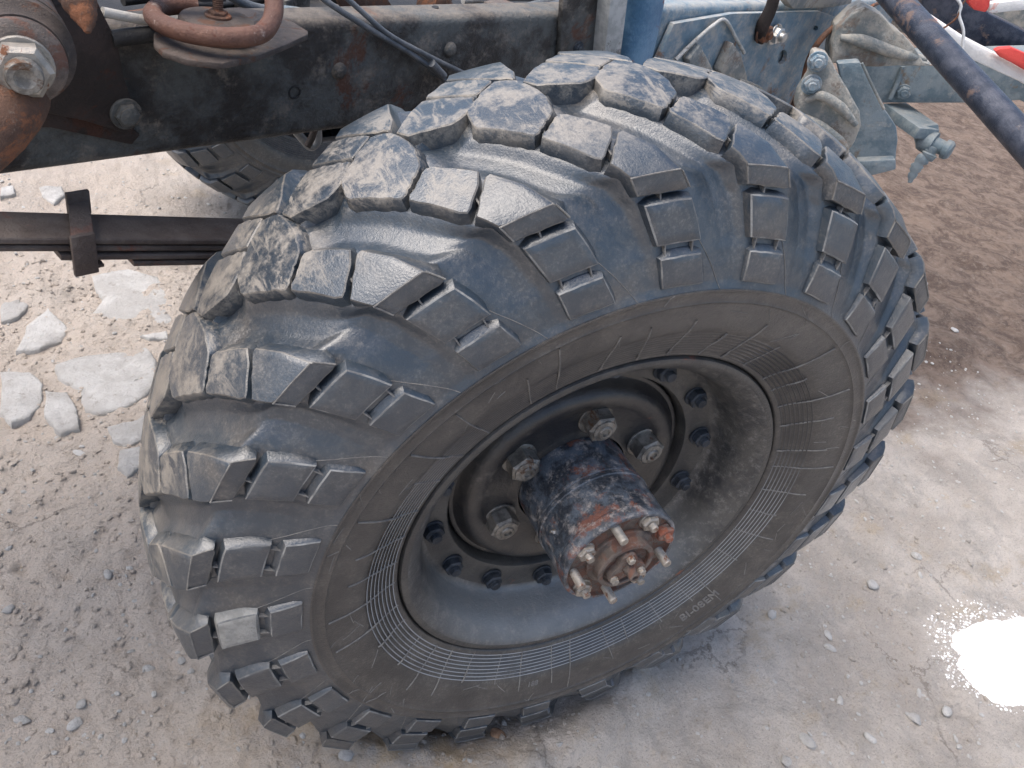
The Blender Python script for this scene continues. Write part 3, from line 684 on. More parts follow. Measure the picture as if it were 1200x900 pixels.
for mir in (False, True):
    if not mir:
        KINDS.append(lug('tread_lug', [(123.15, A_(.030)), (118.35, A_(.0805))], [(118.35, A_(.0805)), (115.15, A_(.0515))],
            [(115.5, A_(-.037)), (114.5, A_(.016)), (115.15, A_(.0515))], [(123.15, A_(.030)), (122.5, A_(-.0045)), (120.5, A_(-.026)), (117.5, A_(-.056)), (115.5, A_(-.037))], 10, 14, mir, (.006, .0012, .006, .001), dr=(.003, .0006, .006, .0006)))
        KINDS.append(lug('tread_lug', [(118.0, A_(.0850)), (113.75, A_(.1405))], [(113.75, A_(.1405)), (110.4, A_(.0955))],
            [(114.85, A_(.0555)), (110.4, A_(.0955))], [(118.0, A_(.0850)), (114.85, A_(.0555))], 7, 7, mir, (.007, .0012, .007, .0012), dr=(.003, .0006, .010, .0006)))
        lo = [(113.35, A_(.1450)), (112.7, A_(.1540)), (112.0, sF), (111.5, sF + (sS1 - sF) * .5), (111.0, sS1)]
        hi = [(109.95, A_(.0995)), (107.5, A_(.135)), (105.9, sF), (105.0, sF + (sS1 - sF) * .5), (104.3, sS1)]
        KINDS.append(lug('tread_lug', lo, [(111.0, sS1), (104.3, sS1)], hi, [(113.35, A_(.1450)), (109.95, A_(.0995))], 5, 8, mir, (.007, .001, .010, .0012), us=True, rc=.2, dr=(.003, .0004, .009, .0006)))
    else:
        KINDS.append(lug('tread_lug', [(122.6, A_(.030)), (118.1, A_(.0815))], [(118.1, A_(.0815)), (113.6, A_(.030))],
            [(114.4, A_(.005)), (113.6, A_(.030))], [(122.6, A_(.030)), (121.6, A_(.006)), (117.0, A_(-.012)), (114.4, A_(.005))], 9, 10, mir, (.006, .0012, .005, .001)))
        KINDS.append(lug('tread_lug', [(113.2, A_(.0290)), (117.7, A_(.0860))], [(117.7, A_(.0860)), (114.2, A_(.1200))],
            [(110.3, A_(.0600)), (114.2, A_(.1200))], [(113.2, A_(.0290)), (110.3, A_(.0600))], 8, 6, mir, (.002, .006, .0012, .001)))
        lo = [(110.2, A_(.0640)), (112.6, A_(.1080)), (113.9, A_(.1270)), (112.8, A_(.150)), (112.0, sF), (111.5, sF + (sS1 - sF) * .5), (111.0, sS1)]
        hi = [(108.3, A_(.0410)), (107.5, A_(.0700)), (107.1, A_(.1000)), (106.6, A_(.135)), (105.9, sF), (105.0, sF + (sS1 - sF) * .5), (104.3, sS1)]
        KINDS.append(lug('tread_lug', lo, [(111.0, sS1), (104.3, sS1)], hi, [(110.2, A_(.0640)), (108.3, A_(.0410))], 5, 8, mir, (.004, .001, .010, .001), us=True, rc=.2))
    KINDS.append(lug('tread_lug', [(110.35, sS2 - .001), (108.6, sS2e)], [(108.6, sS2e), (102.05, sS2e)], [(104.1, sS2 - .001), (102.05, sS2e)], [(110.35, sS2 - .001), (104.1, sS2 - .001)], 5, 7, mir, (.006, .001, .011, .001), rc=.12, edge='lug_outline', bw=.0021, dr=(.0015, .0004, .0050, .0052)))
    KINDS.append(lug('tread_lug', [(108.2, sS3), (107.4, sS3e)], [(107.4, sS3e), (100.35, sS3e)], [(101.85, sS3), (100.35, sS3e)], [(108.2, sS3), (101.85, sS3)], 5, 7, mir, (.004, .001, .009, .001), rc=.1, edge='lug_outline', bw=.0019, dr=(.0012, .0004, .0040, .0075), top=.0002))
for ki, me in enumerate(KINDS):
    for k in range(25):
        o = bpy.data.objects.new('tread_lug', me); C.objects.link(o); o.parent = wheel; o.rotation_euler = (0, -k * PITCH, 0)
        if k == 3 and ki in (2, 3):
            if ki == 3: o.material_slots[0].link = 'OBJECT'; o.material_slots[0].material = MAT['mud']; o['label'] = 'lug caked with pale dried mud'
# tie bars in the slots, hair-thin moulding lines on the sidewall
def strip(path, wdt, hgt, out):                                # path: list of (theta, r, a) on the side wall
    n_ = len(path); base = len(out[0])
    for k, (th, r_, a_) in enumerate(path):
        t2 = path[min(k + 1, n_ - 1)]; t1 = path[max(k - 1, 0)]
        dt = R(t2[0] - t1[0]) * r_; dr = t2[1] - t1[1]; L_ = math.hypot(dt, dr) + 1e-9
        nx_, nr__ = dr / L_, -dt / L_
        for s_, h_ in ((-1, -.0006), (-.5, hgt), (.5, hgt), (1, -.0006)):
            al = R(th - PH) + nx_ * s_ * wdt / r_; rr = r_ + nr__ * s_ * wdt
            out[0].append((-rr * math.sin(al), -(a_ + h_), rr * math.cos(al)))
    for k in range(n_ - 1):
        for m_ in range(3): b = base + k * 4 + m_; out[1].append((b, b + 1, b + 5, b + 4))
sp_r = np.array([p[0] for p in side_prof][::-1]); sp_a = np.array([p[1] for p in side_prof][::-1])
out = ([], [])
for k in range(25):
    for (pa, pb, tt, dpt) in (((110.99, sS1 - .002), (104.29, sS1 - .002), .45, .004), ((108.6, sS2e - .002), (102.05, sS2e - .002), .2, .003), ((108.6, sS2e - .002), (102.05, sS2e - .002), .82, .003),
                              ((118.35, A_(.0805)), (115.15, A_(.0515)), .42, .006), ((113.75, A_(.1405)), (110.4, A_(.0955)), .45, .006)):
        th = pa[0] + (pb[0] - pa[0]) * tt; s_ = pa[1] + (pb[1] - pa[1]) * tt; b0 = len(out[0]); slot = pa[1] > sS1 - .01
        for hh in (dpt, dpt + .009):
            for (dt, ds) in ((-.0010, -.002), (.0010, -.002), (.0010, .018), (-.0010, .018)):
                if not slot: ds = ds * .55; 
                p = P3(np.array(th - k * 14.4 + math.degrees(dt / .6)), np.array(s_ + ds), hh); out[0].append(tuple(p))
        for f in ((0, 1, 2, 3), (4, 7, 6, 5), (0, 4, 5, 1), (1, 5, 6, 2), (2, 6, 7, 3), (3, 7, 4, 0)): out[1].append(tuple(b0 + v for v in f))
rs = np.random.RandomState(4)
for k in range(40):
    th = k * 9 + rs.uniform(-1.5, 1.5); r_in = .3275; r_out = rs.choice([.378, .382, .405, .43]); sl = rs.uniform(-.5, .5) if r_out < .39 else rs.uniform(-2, 2)
    path = [(th + sl * t, r_in + (r_out - r_in) * t, float(np.interp(r_in + (r_out - r_in) * t, sp_r, sp_a)) + .0004) for t in np.linspace(0, 1, 10)]
    strip(path, .0011, .0012, out)
for k in range(25):                                            # raised edge across each shoulder lug
    strip([(t_ - k * 14.4, float(Opos(sF + .0012)[0]), float(Opos(sF + .0012)[1]) + .0002) for t_ in np.linspace(111.85, 105.95, 8)], .0011, .0007, out)
    for e0, e1 in (((111.75, sF + .002), (110.95, sS1 - .002)), ((105.75, sF + .002), (104.5, sS1 - .002))):
        strip([(e0[0] + (e1[0] - e0[0]) * t - k * 14.4, float(Opos(e0[1] + (e1[1] - e0[1]) * t)[0]), float(Opos(e0[1] + (e1[1] - e0[1]) * t)[1]) + .0003) for t in (0, .5, 1)], .0011, .0006, out)
for k in range(25):                                            # fine seams running down the valleys
    th = 100.2 - k * 14.4 - 3.4; path = []
    for t in np.linspace(0, 1, 12):
        s_ = sEnd - .001 - t * .10; p = PB(th + t * 8, s_, 1.0, -.0002)
        r_ = math.hypot(p[0], p[2]); path.append((th + t * 8, r_, -p[1]))
    strip(path, .0005, .0005, out)
for k in range(60):                                            # scuffs and scratches in the side wall
    th = rs.uniform(0, 360); r_ = rs.uniform(.385, .452); L_ = rs.uniform(.008, .035); an = rs.uniform(-1.2, 1.2) + (0 if rs.rand() < .6 else 1.57)
    path = []
    for t in np.linspace(-.5, .5, 5):
        rr = min(.4527, max(.38, r_ + L_ * t * math.sin(an))); path.append((th + math.degrees(L_ * t * math.cos(an) / r_) + .15 * math.sin(t * 4), rr, float(np.interp(rr, sp_r, sp_a)) + .0002))
    strip(path, .0004 + .0005 * rs.rand(), .0003, out)
o = bpy.data.objects.new('moulding_lines', mesh_np('moulding_lines', out[0], out[1], 'flash', 60)); C.objects.link(o); o.parent = wheel; tag(o, kind='stuff')
def bent_text(name, txt, size, r_, th_mid, parent, mat='side', h=.0011):
    cu = bpy.data.curves.new(name, 'FONT'); cu.body = txt; cu.size = size; cu.extrude = h; cu.bevel_depth = .0003; cu.align_x = 'CENTER'; cu.resolution_u = 3
    to = bpy.data.objects.new('tmp', cu); C.objects.link(to); dg = bpy.context.evaluated_depsgraph_get()
    me = bpy.data.meshes.new_from_object(to.evaluated_get(dg)); bpy.data.objects.remove(to)
    for v in me.vertices:                                      # letters stand with their heads towards the hub
        x, y, z = v.co; rr = r_ + size * .35 - y; al = R(th_mid - PH) + x / r_
        a = float(np.interp(rr, sp_r, sp_a)) - .0002; v.co = (-rr * math.sin(al), -(a + z), rr * math.cos(al))
    finish(me, mat, 0); o = bpy.data.objects.new(name, me); C.objects.link(o); o.parent = parent; return o

# --- rim
RIM = [(.3150, .120), (.3195, .138), (.3192, .1500), (.3170, .1545), (.3125, .1560), (.3070, .1545), (.3000, .1490), (.2920, .1415), (.2850, .1340), (.2795, .1260), (.2755, .1160),
       (.2720, .1040), (.2695, .0900), (.2670, .0780), (.2630, .0705), (.2560, .0665), (.2450, .0640), (.2300, .0620), (.2170, .0610), (.2140, .0600), (.2110, .0540), (.2080, .0300), (.2080, -.10)]
def wheel_lathe(name, prof, seg, mats, smooth=35, matfn=None):  # (r, a) about the axle
    me = lathe_me(name, prof, seg, mats, smooth, matfn)
    me.transform(Matrix.Rotation(PI / 2, 4, 'X')); return me     # +Z -> -Y
rim = bpy.data.objects.new('rim', wheel_lathe('rim', RIM, 160, ['rim', 'rimdust'], 40, lambda i: 1 if 5 <= i <= 14 else 0)); C.objects.link(rim); rim.parent = wheel
DISC = [(.2070, .020), (.2068, .0380), (.2050, .0425), (.2020, .0440), (.1985, .0432), (.1950, .0460), (.1900, .0560), (.1840, .0650), (.1760, .0690), (.1660, .0690), (.1560, .0650), (.1450, .0620), (.1150, .0600), (.1050, .0610), (.0985, .0640), (.0955, .0640), (.0945, .045)]
disc = bpy.data.objects.new('wheel_disc', wheel_lathe('wheel_disc', DISC, 128, 'disc', 40)); C.objects.link(disc); disc.parent = wheel
def wpos(r_, al_deg, a): al = R(al_deg); return (-r_ * math.sin(al), -a, r_ * math.cos(al))
bolt_me = nut_mesh('rim_bolt', .0165, .016, .009, .024, 'boltdark', washer=.019)
for k in range(14):
    o = place('rim_bolt', bolt_me, wpos(.240, 130.4 + k * 360 / 14, .063), (0, -1, 0), wheel, spin=k * .9)
big = nut_mesh('wheel_nut', .0255, .031, .0120, .037, 'nut', washer=.029, dome=.003, hollow=.008)
for k in range(6):
    place('wheel_nut', big, wpos(.132, -1.5 + k * 60, .0605), (0, -1, 0), wheel, spin=k * .7)
# valve stem and blobs tucked between rim and disc on the right
o = tube('valve_stem', [wpos(.222, -78, .06), wpos(.224, -80, .075), wpos(.232, -83, .092)], [.006, .0055, .0035], 'stud', wheel, n=4); 
# --- hub
CAPP = [(.0925, .040), (.0925, .1290), (.0938, .1300), (.0938, .1330), (.0925, .1345), (.0925, .1360), (.0948, .1375), (.0948, .1430), (.0932, .1445), (.0930, .2060), (.0948, .2080), (.0948, .2240), (.0935, .2268), (.0905, .2280),
        (.0880, .2272), (.0868, .2235), (.0855, .2215), (.0600, .2210), (.0, .2210)]
hub = bpy.data.objects.new('hub', wheel_lathe('hub', CAPP, 96, ['cap', 'capface'], 40, lambda i: 1 if i >= 14 else 0)); C.objects.link(hub); hub.parent = wheel
BOSS = [(.0560, .2195), (.0560, .2250), (.0545, .2265), (.0500, .2270), (.0475, .2285), (.0470, .2430), (.0455, .2445), (.0400, .2450), (.0385, .2435), (.0380, .2370), (.0, .2370)]
o = bpy.data.objects.new('boss', wheel_lathe('boss', BOSS, 48, 'capface', 35)); C.objects.link(o); o.parent = wheel
nutm = nut_mesh('hub_nut', .0145, .0125, .0066, .0215, ['stud'], washer=.0155)
rednut = nut_mesh('hub_nut', .0145, .0125, .0066, .0215, ['rednut'], washer=.0155)
studm = nut_mesh('hub_stud', .012, .0, .0072, .030, ['stud'], only_stud=True)
for al, kind in ((66, 'n'), (24, 's'), (-20, 'n'), (-60, 'r'), (-98, 's'), (-139, 'n'), (180, 's'), (141, 'n'), (103, 's')):
    m_ = {'n': nutm, 's': studm, 'r': rednut}[kind]
    o = place('hub_stud' if kind == 's' else 'hub_nut', m_, wpos(.0760, al, .2212), (0, -1, 0), wheel, spin=al)
    if kind == 'r': o['label'] = 'red rusty nut'
# three-lobed cover in the boss with its small bolts and the air fitting
bm = bmesh.new(); lob = []
for k in range(60):
    t = 2 * PI * k / 60; rr = .0265 + .0075 * math.cos(3 * (t - R(12))); lob.append((rr * math.sin(-t), rr * math.cos(t)))
f = [bm.verts.new((x, -.236, z)) for x, z in lob]; b = [bm.verts.new((x, -.2495, z)) for x, z in lob]
for k in range(60): bm.faces.new((f[k], f[(k + 1) % 60], b[(k + 1) % 60], b[k]))
bm.faces.new(b); bmesh.ops.recalc_face_normals(bm, faces=bm.faces); bevel(bm, .0015, 2, 50)
me = bpy.data.meshes.new('boss_cover'); bm.to_mesh(me); bm.free(); finish(me, 'capface', 35); o = bpy.data.objects.new('boss_cover', me); C.objects.link(o); o.parent = wheel
sm = nut_mesh('cover_bolt', .0062, .0085, 0, 0, 'stud', washer=.0066)
for al in (12, 132, 252): place('cover_bolt', sm, wpos(.0262, al, .2495), (0, -1, 0), wheel, spin=al)
tb = nut_mesh('air_fitting', .0105, .008, .0085, .020, 'capface', thread=False, hollow=.006)
place('air_fitting', tb, wpos(.003, 0, .2495), (0, -1, 0), hub)
place('grease_nipple', nut_mesh('grease_nipple', .0038, .003, .0022, .008, 'nickel', thread=False), wpos(.0930, 78, .172), (-math.sin(R(78)), 0, math.cos(R(78))), wheel)
# axle end behind the wheel
AX = [(.0, .12), (.10, .12), (.19, .09), (.205, .02), (.205, -.16), (.17, -.20), (.15, -.24), (.135, -.36), (.0, -.37)]
o = bpy.data.objects.new('brake_drum', wheel_lathe('brake_drum', [(.0, .035), (.17, .035), (.195, .02), (.2, -.15), (.16, -.17), (.0, -.17)], 64, 'black', 35)); C.objects.link(o); o.parent = wheel
# writing on the side wall (worn raised letters)
bent_text('raised_letters', 'BI-08EM', .026, .403, 281, wheel, 'flash')
bent_text('raised_letters', '188', .015, .395, 230, wheel, 'flash')

# ================================================================== FAR WHEEL (other side of the truck)
far = empty('wheel', (.075, 2.06, HUBZ)); far.rotation_euler = (0, R(3), PI + R(8)); far.parent = truck
far['label'] = 'dark far-side wheel half hidden beneath the frame rail'
farM = Matrix.Translation(far.location) @ far.rotation_euler.to_matrix().to_4x4()
rest = bmesh.new(); nfar = 0
for ch in list(wheel.children):
    nm = ch.name.split('.')[0]
    if nm == 'tread_lug':
        cen = ch.data.vertices[0].co; wp = farM @ (ch.rotation_euler.to_matrix() @ cen); d_ = M @ (np.array(wp) - CAM)
        px, py = 600 + FOC * d_[0] / d_[2], 450 + FOC * d_[1] / d_[2]
        if 150 < px < 420 and 90 < py < 290 and wp.y < 2.45 and nfar < 45: nfar += 1
        else:
            mcopy = ch.data.copy(); mcopy.transform(ch.rotation_euler.to_matrix().to_4x4()); rest.from_mesh(mcopy); bpy.data.meshes.remove(mcopy); continue
    elif nm not in ('tyre', 'rim', 'wheel_disc', 'brake_drum', 'hub'): continue
    c_ = ch.copy(); C.objects.link(c_); c_.parent = far
rme = bpy.data.meshes.new('tread_lugs'); rest.to_mesh(rme); rest.free(); finish(rme, ['rubber', 'rubber_edge'], 38)
o = bpy.data.objects.new('tread_lugs', rme); C.objects.link(o); o.parent = far; tag(o, kind='stuff')

# ================================================================== CHASSIS
chassis = truck
def rail(name, v0, v1, l0, z0, z1, mat, depth_=.09, flip=False, th=.008, wav=.0):
    # C-section with rounded top and bottom edges, open side inboard
    pr = []; r_ = .016; 
    pr += [(depth_, z1 - 0.0)]
    for k in range(6): t = k / 5 * PI / 2; pr.append((r_ - r_ * math.sin(t), z1 - r_ + r_ * math.cos(t)))
    for k in range(6): t = k / 5 * PI / 2; pr.append((r_ - r_ * math.cos(t), z0 + r_ - r_ * math.sin(t)))
    pr += [(depth_, z0), (depth_, z0 + th)]
    pr += [(th + .004, z0 + th), (th, z0 + th + .004), (th, z1 - th - .004), (th + .004, z1 - th), (depth_, z1 - th)]
    ns_ = int((v1 - v0) / .05) + 2; V = []; F = []; m_ = len(pr)
    for k in range(ns_):
        v = v0 + (v1 - v0) * k / (ns_ - 1)
        for (d_, z) in pr: V.append(vf(v, l0 + (-d_ if flip else d_), z + wav * math.sin(v * 2.3)))
    for k in range(ns_ - 1):
        for j in range(m_): F.append((k * m_ + j, k * m_ + (j + 1) % m_, (k + 1) * m_ + (j + 1) % m_, (k + 1) * m_ + j))
    F += [tuple(range(m_)), tuple((ns_ - 1) * m_ + j for j in range(m_))[::-1]]
    bm = bmesh.new(); bv = [bm.verts.new([float(c) for c in p]) for p in V]
    for f in F:
        bm.faces.new([bv[x] for x in f])
    return bm_obj(name, bm, mat, chassis, 30)
rail('frame_rail', -2.6, .56, .5, .982, 1.156, 'frame', .055)
o = rail('frame_rail', .562, 1.95, .502, .975, 1.160, 'frame_blue', .085); o['label'] = 'faded blue front frame rail'
rail('frame_rail', -2.6, 1.95, 1.30, .98, 1.155, 'frame', .085, True)
# dark bolts, nut heads, hole on the rail
nL = -LD
def on_rail(me, name, x, y, l, par=chassis, spin=0, axis=nL, push=0):
    p = onL(x, y, l) + np.array(axis) * push; o = place(name, me, (0, 0, 0), axis, None, spin); o.parent = par
    pm = Matrix.Translation(par.location) @ par.rotation_euler.to_matrix().to_4x4()
    wm = Matrix.Translation([float(c) for c in p]) @ o.rotation_euler.to_matrix().to_4x4(); lm = pm.inverted() @ wm
    o.location = lm.to_translation(); o.rotation_euler = lm.to_euler(); return o
rb = nut_mesh('frame_bolt', .011, .008, .006, .012, 'boltdark', washer=.013)
riv = lathe_me('rivet', [(.013, 0), (.0125, .003), (.009, .007), (.004, .0085), (0, .0088)], 16, 'frame', 60)
holering = lathe_me('bolt_hole', [(.0105, 0), (.0105, .0012), (.0085, .0016), (.0078, .0010), (.0078, -.012), (0, -.012)], 20, 'black', 40)
on_rail(holering, 'bolt_hole', 345, 108, .5)
on_rail(riv, 'rivet', 397, 83, .5); on_rail(riv, 'rivet', 527, 58, .5); on_rail(riv, 'rivet', 671, 47, .5)
on_rail(holering, 'bolt_hole', 527, 60, .4995)
# triangular dark plate on the left with its big bolt
pl = [(62, -30), (108, -12), (122, 18), (138, 50), (146, 92), (162, 138), (158, 152), (146, 156), (100, 142), (50, 132), (-30, 128), (-30, -30)]
slab('gusset_plate', [onL(x, y, .478) for x, y in pl], LD, .010, 'darkplate', chassis, bev=.002)
big2 = nut_mesh('plate_bolt', .0155, .011, .0, .0, 'frame', washer=.020, dome=.003); on_rail(big2, 'plate_bolt', 147, 133, .478)
slab('backing_plate', [onL(x, y, .492) for x, y in [(-30, 120), (120, 120), (165, 158), (155, 170), (60, 150), (-30, 150)]], LD, .006, 'darkplate', chassis, bev=.002)
# steel plate and the blue post
sh = [(655, -30), (652, 10), (660, 40), (655, 90), (720, 90), (736, -30)]
o = slab('rusty_bracket', [onL(x, y, .487) for x, y in [(662, -40), (655, 90), (703, 90), (724, -40)]], LD, .012, 'frame', chassis, bev=.003)
o['label'] = 'brown upright bracket plate'
on_rail(rb, 'frame_bolt', 677, 56, .487); on_rail(rb, 'frame_bolt', 661, 10, .5)
slab('post_flange', [onL(x, y, .455) for x, y in [(722, -60), (704, 110), (722, 110), (744, -60)]], LD, .045, 'whitish', chassis, bev=.003, amp=.0015)
tube('blue_post', [onL(761, -90, .475), onL(753, 0, .475), onL(738, 75, .475), onL(731, 120, .475)], .043, 'blue', chassis, seg=24, n=4)
# blue side plate with slots
def ell(cx, cy, rx, ry, l, n_=12, rot=0): return [onL(cx + rx * math.cos(t) * math.cos(rot) - ry * math.sin(t) * math.sin(rot), cy + rx * math.cos(t) * math.sin(rot) + ry * math.sin(t) * math.cos(rot), l) for t in [2 * PI * k / n_ for k in range(n_)]]
bp = [(790, 28), (860, 16), (962, 14), (985, 22), (978, 72), (952, 92), (938, 140), (938, 215), (880, 190), (800, 130), (760, 95)]
slab('side_plate', [onL(x, y, .485) for x, y in bp], LD, .012, 'frame_blue', chassis, holes=[ell(917, 67, 5, 9, .485, 12, .3), ell(956, 33, 3, 3, .485, 8)], bev=0, )
slab('upper_lip', [onL(x, y, .47) for x, y in [(918, -4), (1000, -6), (998, 5), (975, 9), (930, 11)]], LD, .03, 'cast', chassis, bev=.004)
# pressed ribs of the plate
slab('rib', [onL(x, y, .462) for x, y in [(822, 52), (838, 84), (842, 101), (812, 92), (808, 70)]], LD, .022, 'cast', chassis, bev=.006, amp=.002, sub=1)
slab('rib', [onL(x, y, .458) for x, y in [(860, 50), (870, 66), (877, 92), (876, 100), (852, 98), (845, 84)]], LD, .026, 'cast', chassis, bev=.006, amp=.002, sub=1)
tube('weld_bead', [onL(792, 70, .478), onL(812, 50, .474), onL(838, 28, .474), onL(850, 24, .478), onL(862, 44, .476), onL(872, 62, .474)], .0042, 'whitish', chassis, n=6)
slab('foot_flange', [onL(x, y, .452) for x, y in [(868, 92), (890, 100), (930, 132), (926, 142), (870, 108)]], LD, .035, 'cast', chassis, bev=.003, amp=.001)
# hanger strap with bright bolt
tube('hanger_strap', [onL(912, -25, .46), onL(904, 8, .46), onL(893, 32, .468), onL(889, 48, .475)], [.017, .016, .018, .015], 'darkplate', chassis, flat=.45, n=5)
on_rail(nut_mesh('hanger_nut', .022, .02, .010, .028, 'rust', washer=.026), 'hanger_nut', 893, 38, .475)
on_rail(nut_mesh('hanger_bolt', .021, .018, .012, .030, 'nickel', washer=.026, thread=False), 'hanger_bolt', 908, 40, .475)
# beige cast parts, built square to the frame
nH = HD
slab('cast_bracket', [onH(x, y, 2.35) for x, y in [(974, 72), (975, 52), (982, 32), (1000, 16), (1015, 8), (1032, 18), (1058, 40), (1082, 72), (1100, 77), (1010, 78)]], nH, .10, 'cast', chassis, bev=.010, amp=.006, sub=2)
tube('cast_ridge', [onH(985, 44, 2.34), onH(1010, 48, 2.33), (onH(1050, 62, 2.34)), onH(1085, 70, 2.37)], [.008, .016, .014, .006], 'cast', chassis, n=5)
on_rail(nut_mesh('cast_bolt', .018, .014, .010, .02, 'frame_blue', washer=.022), 'cast_bolt', 984, 36, .43); on_rail(rb, 'frame_bolt', 984, 55, .43)
slab('spring_hanger', [onH(x, y, 2.05) for x, y in [(955, 62), (972, 66), (980, 84), (995, 108), (1007, 132), (1009, 150), (1002, 168), (993, 180), (984, 174), (960, 152), (932, 134), (938, 110), (950, 92)]], nH, .07, 'cast', chassis, bev=.010, amp=.005, sub=2)
tube('hanger_ridge', [onH(945, 118, 2.04), onH(962, 112, 2.03), onH(985, 126, 2.03), onH(1003, 146, 2.04)], [.006, .011, .012, .007], 'cast', chassis, n=5)
tube('hanger_ridge', [onH(936, 134, 2.04), onH(960, 146, 2.03), onH(985, 166, 2.03), onH(992, 178, 2.04)], [.006, .010, .011, .007], 'cast', chassis, n=5)
for (x, y) in ((958, 72), (951, 99)): 
    o = place('hanger_bolt', nut_mesh('hanger_bolt', .0185, .015, .010, .022, 'frame_blue', washer=.023), (0, 0, 0), -nH, None); wm = Matrix.Translation([float(c) for c in onH(x, y, 2.04)]) @ o.rotation_euler.to_matrix().to_4x4()
    pm = Matrix.Translation(chassis.location) @ chassis.rotation_euler.to_matrix().to_4x4(); lm = pm.inverted() @ wm; o.parent = chassis; o.location = lm.to_translation(); o.rotation_euler = lm.to_euler()
slab('grey_bracket', [onH(x, y, 2.20) for x, y in [(982, 74), (1008, 72), (1020, 98), (1032, 120), (1042, 136), (1050, 150), (1052, 165), (1049, 194), (1012, 196), (990, 190), (1000, 160)]], nH, .035, 'greyblue', chassis, bev=.006, amp=.003, sub=2)
slab('bracket_lip', [onH(x, y, 2.17) for x, y in [(1006, 189), (1050, 187), (1050, 199), (1022, 206), (1004, 200)]], nH, .06, 'greyblue', chassis, bev=.004)
tube('bracket_edge', [onH(1010, 74, 2.18), onH(1022, 100, 2.18), onH(1036, 128, 2.18)], .0035, 'cast', chassis, n=3)
# cross beam
slab('cross_beam', [onH(x, y, 2.9) for x, y in [(992, 66), (1260, 60), (1260, 150), (1195, 118), (1160, 121), (1010, 121), (1000, 100)]], nH, .09, 'greyblue', chassis, bev=.008, amp=.002, sub=1)
tube('weld_bead', [onH(1058, 78, 2.89), onH(1052, 96, 2.89), onH(1043, 116, 2.89)], .007, 'greyblue', chassis, n=3)
o = place('beam_bolt', nut_mesh('beam_bolt', .022, .016, .011, .022, 'greyblue', washer=.026), (0, 0, 0), -nH, None); wm = Matrix.Translation([float(c) for c in onH(1058, 108, 2.9)]) @ o.rotation_euler.to_matrix().to_4x4()
lm = pm.inverted() @ wm; o.parent = chassis; o.location = lm.to_translation(); o.rotation_euler = lm.to_euler()
# tow arm with pin
ta = [onZ(x, y, .86) for x, y in [(1036, 121), (1062, 120), (1100, 146), (1101, 152), (1078, 150)]]
slab('tow_arm', ta, (0, 0, -1), .035, 'greyblue', chassis, bev=.003)
p0 = onH(1093, 168, float((ta[3] - CAM) @ HD) - .01); 
def wplace(name, me, pos, axis, par):
    o = place(name, me, (0, 0, 0), axis, None); wm = Matrix.Translation([float(c) for c in pos]) @ o.rotation_euler.to_matrix().to_4x4()
    pm = Matrix.Translation(par.location) @ par.rotation_euler.to_matrix().to_4x4(); lm = pm.inverted() @ wm; o.parent = par; o.location = lm.to_translation(); o.rotation_euler = lm.to_euler(); return o
axp = -nH * .8 + np.array([.75, 0, 0]) ; h0 = float((ta[3] - CAM) @ HD)
slab('arm_lug', [onH(x, y, h0) for x, y in [(1076, 148), (1100, 146), (1101, 160), (1096, 176), (1085, 182), (1075, 176), (1072, 164)]], nH, .02, 'greyblue', chassis, bev=.004)
wplace('tow_pin', lathe_me('tow_pin', [(0, -.03), (.032, -.03), (.036, -.01), (.036, .012), (.024, .014), (.022, .045), (.030, .047), (.030, .062), (.024, .07), (0, .07)], 28, 'greyblue', 35), onH(1090, 167, h0), axp, chassis)
rag = [onH(x, y, h0 - .03) for x, y in [(1094, 172), (1088, 182), (1078, 190), (1070, 204), (1066, 214)]]
tube('rag_strip', rag, [.016, .024, .020, .015, .006], 'greyblue', chassis, flat=.35, n=6, amp=.25)
# things seen over the rail: planks, hoses, brackets between the two rails
box('cross_member', vf(.1, .95, 1.02), VAX, (.12, .74, .12), 'frame', chassis, .006)
box('cross_member', vf(-1.1, .95, 1.02), VAX, (.12, .74, .12), 'frame', chassis, .006)
box('cross_member', vf(1.3, .95, 1.03), VAX, (.14, .70, .12), 'frame_blue', chassis, .006)
box('gear_housing', vf(.1, .80, 1.035), VAX, (2.4, .40, .09), 'black', chassis, .02, .006)
slab('floor_board', [onZ(x, y, 1.10) for x, y in [(452, 13), (600, 2), (592, 8), (500, 24), (470, 25)]], (0, 0, -1), .02, 'alloy', chassis, bev=.002)
slab('rusty_flap', [onL(x, y, .62) for x, y in [(385, -40), (430, -40), (468, 20), (468, 28), (410, 24), (396, 0)]], LD, .012, 'rust', chassis, bev=.002)
tube('rusty_strap', [onL(520, -20, .60), onL(527, 4, .59), onL(538, 16, .58), onL(552, 24, .585)], .009, 'rust', chassis, flat=.5)
tube('hose', [onL(572, 19, .56), onL(605, 12, .565), onL(640, 3, .58), onL(680, -12, .60)], .009, 'cable', chassis)
tube('hose', [onL(580, 21, .545), onL(612, 17, .55), onL(645, 8, .56), onL(690, -4, .58)], .009, 'cable', chassis)
tube('hose', [onL(120, 14, .485), onL(150, 20, .485), onL(185, 26, .485), onL(200, 26, .49)], .006, 'alloy', chassis)
tube('hose', [onL(130, 46, .482), onL(150, 43, .482), onL(180, 40, .482), onL(200, 38, .49)], .010, 'black', chassis)
tube('hose', [onL(262, -10, .60), onL(290, 6, .60), onL(318, 14, .60), onL(345, 28, .60)], .007, 'cable', chassis)
tube('blue_pipe_stub', [onL(318, 20, .56), onL(340, 22, .56), onL(354, 24, .56)], .018, 'greyblue', chassis, n=3)
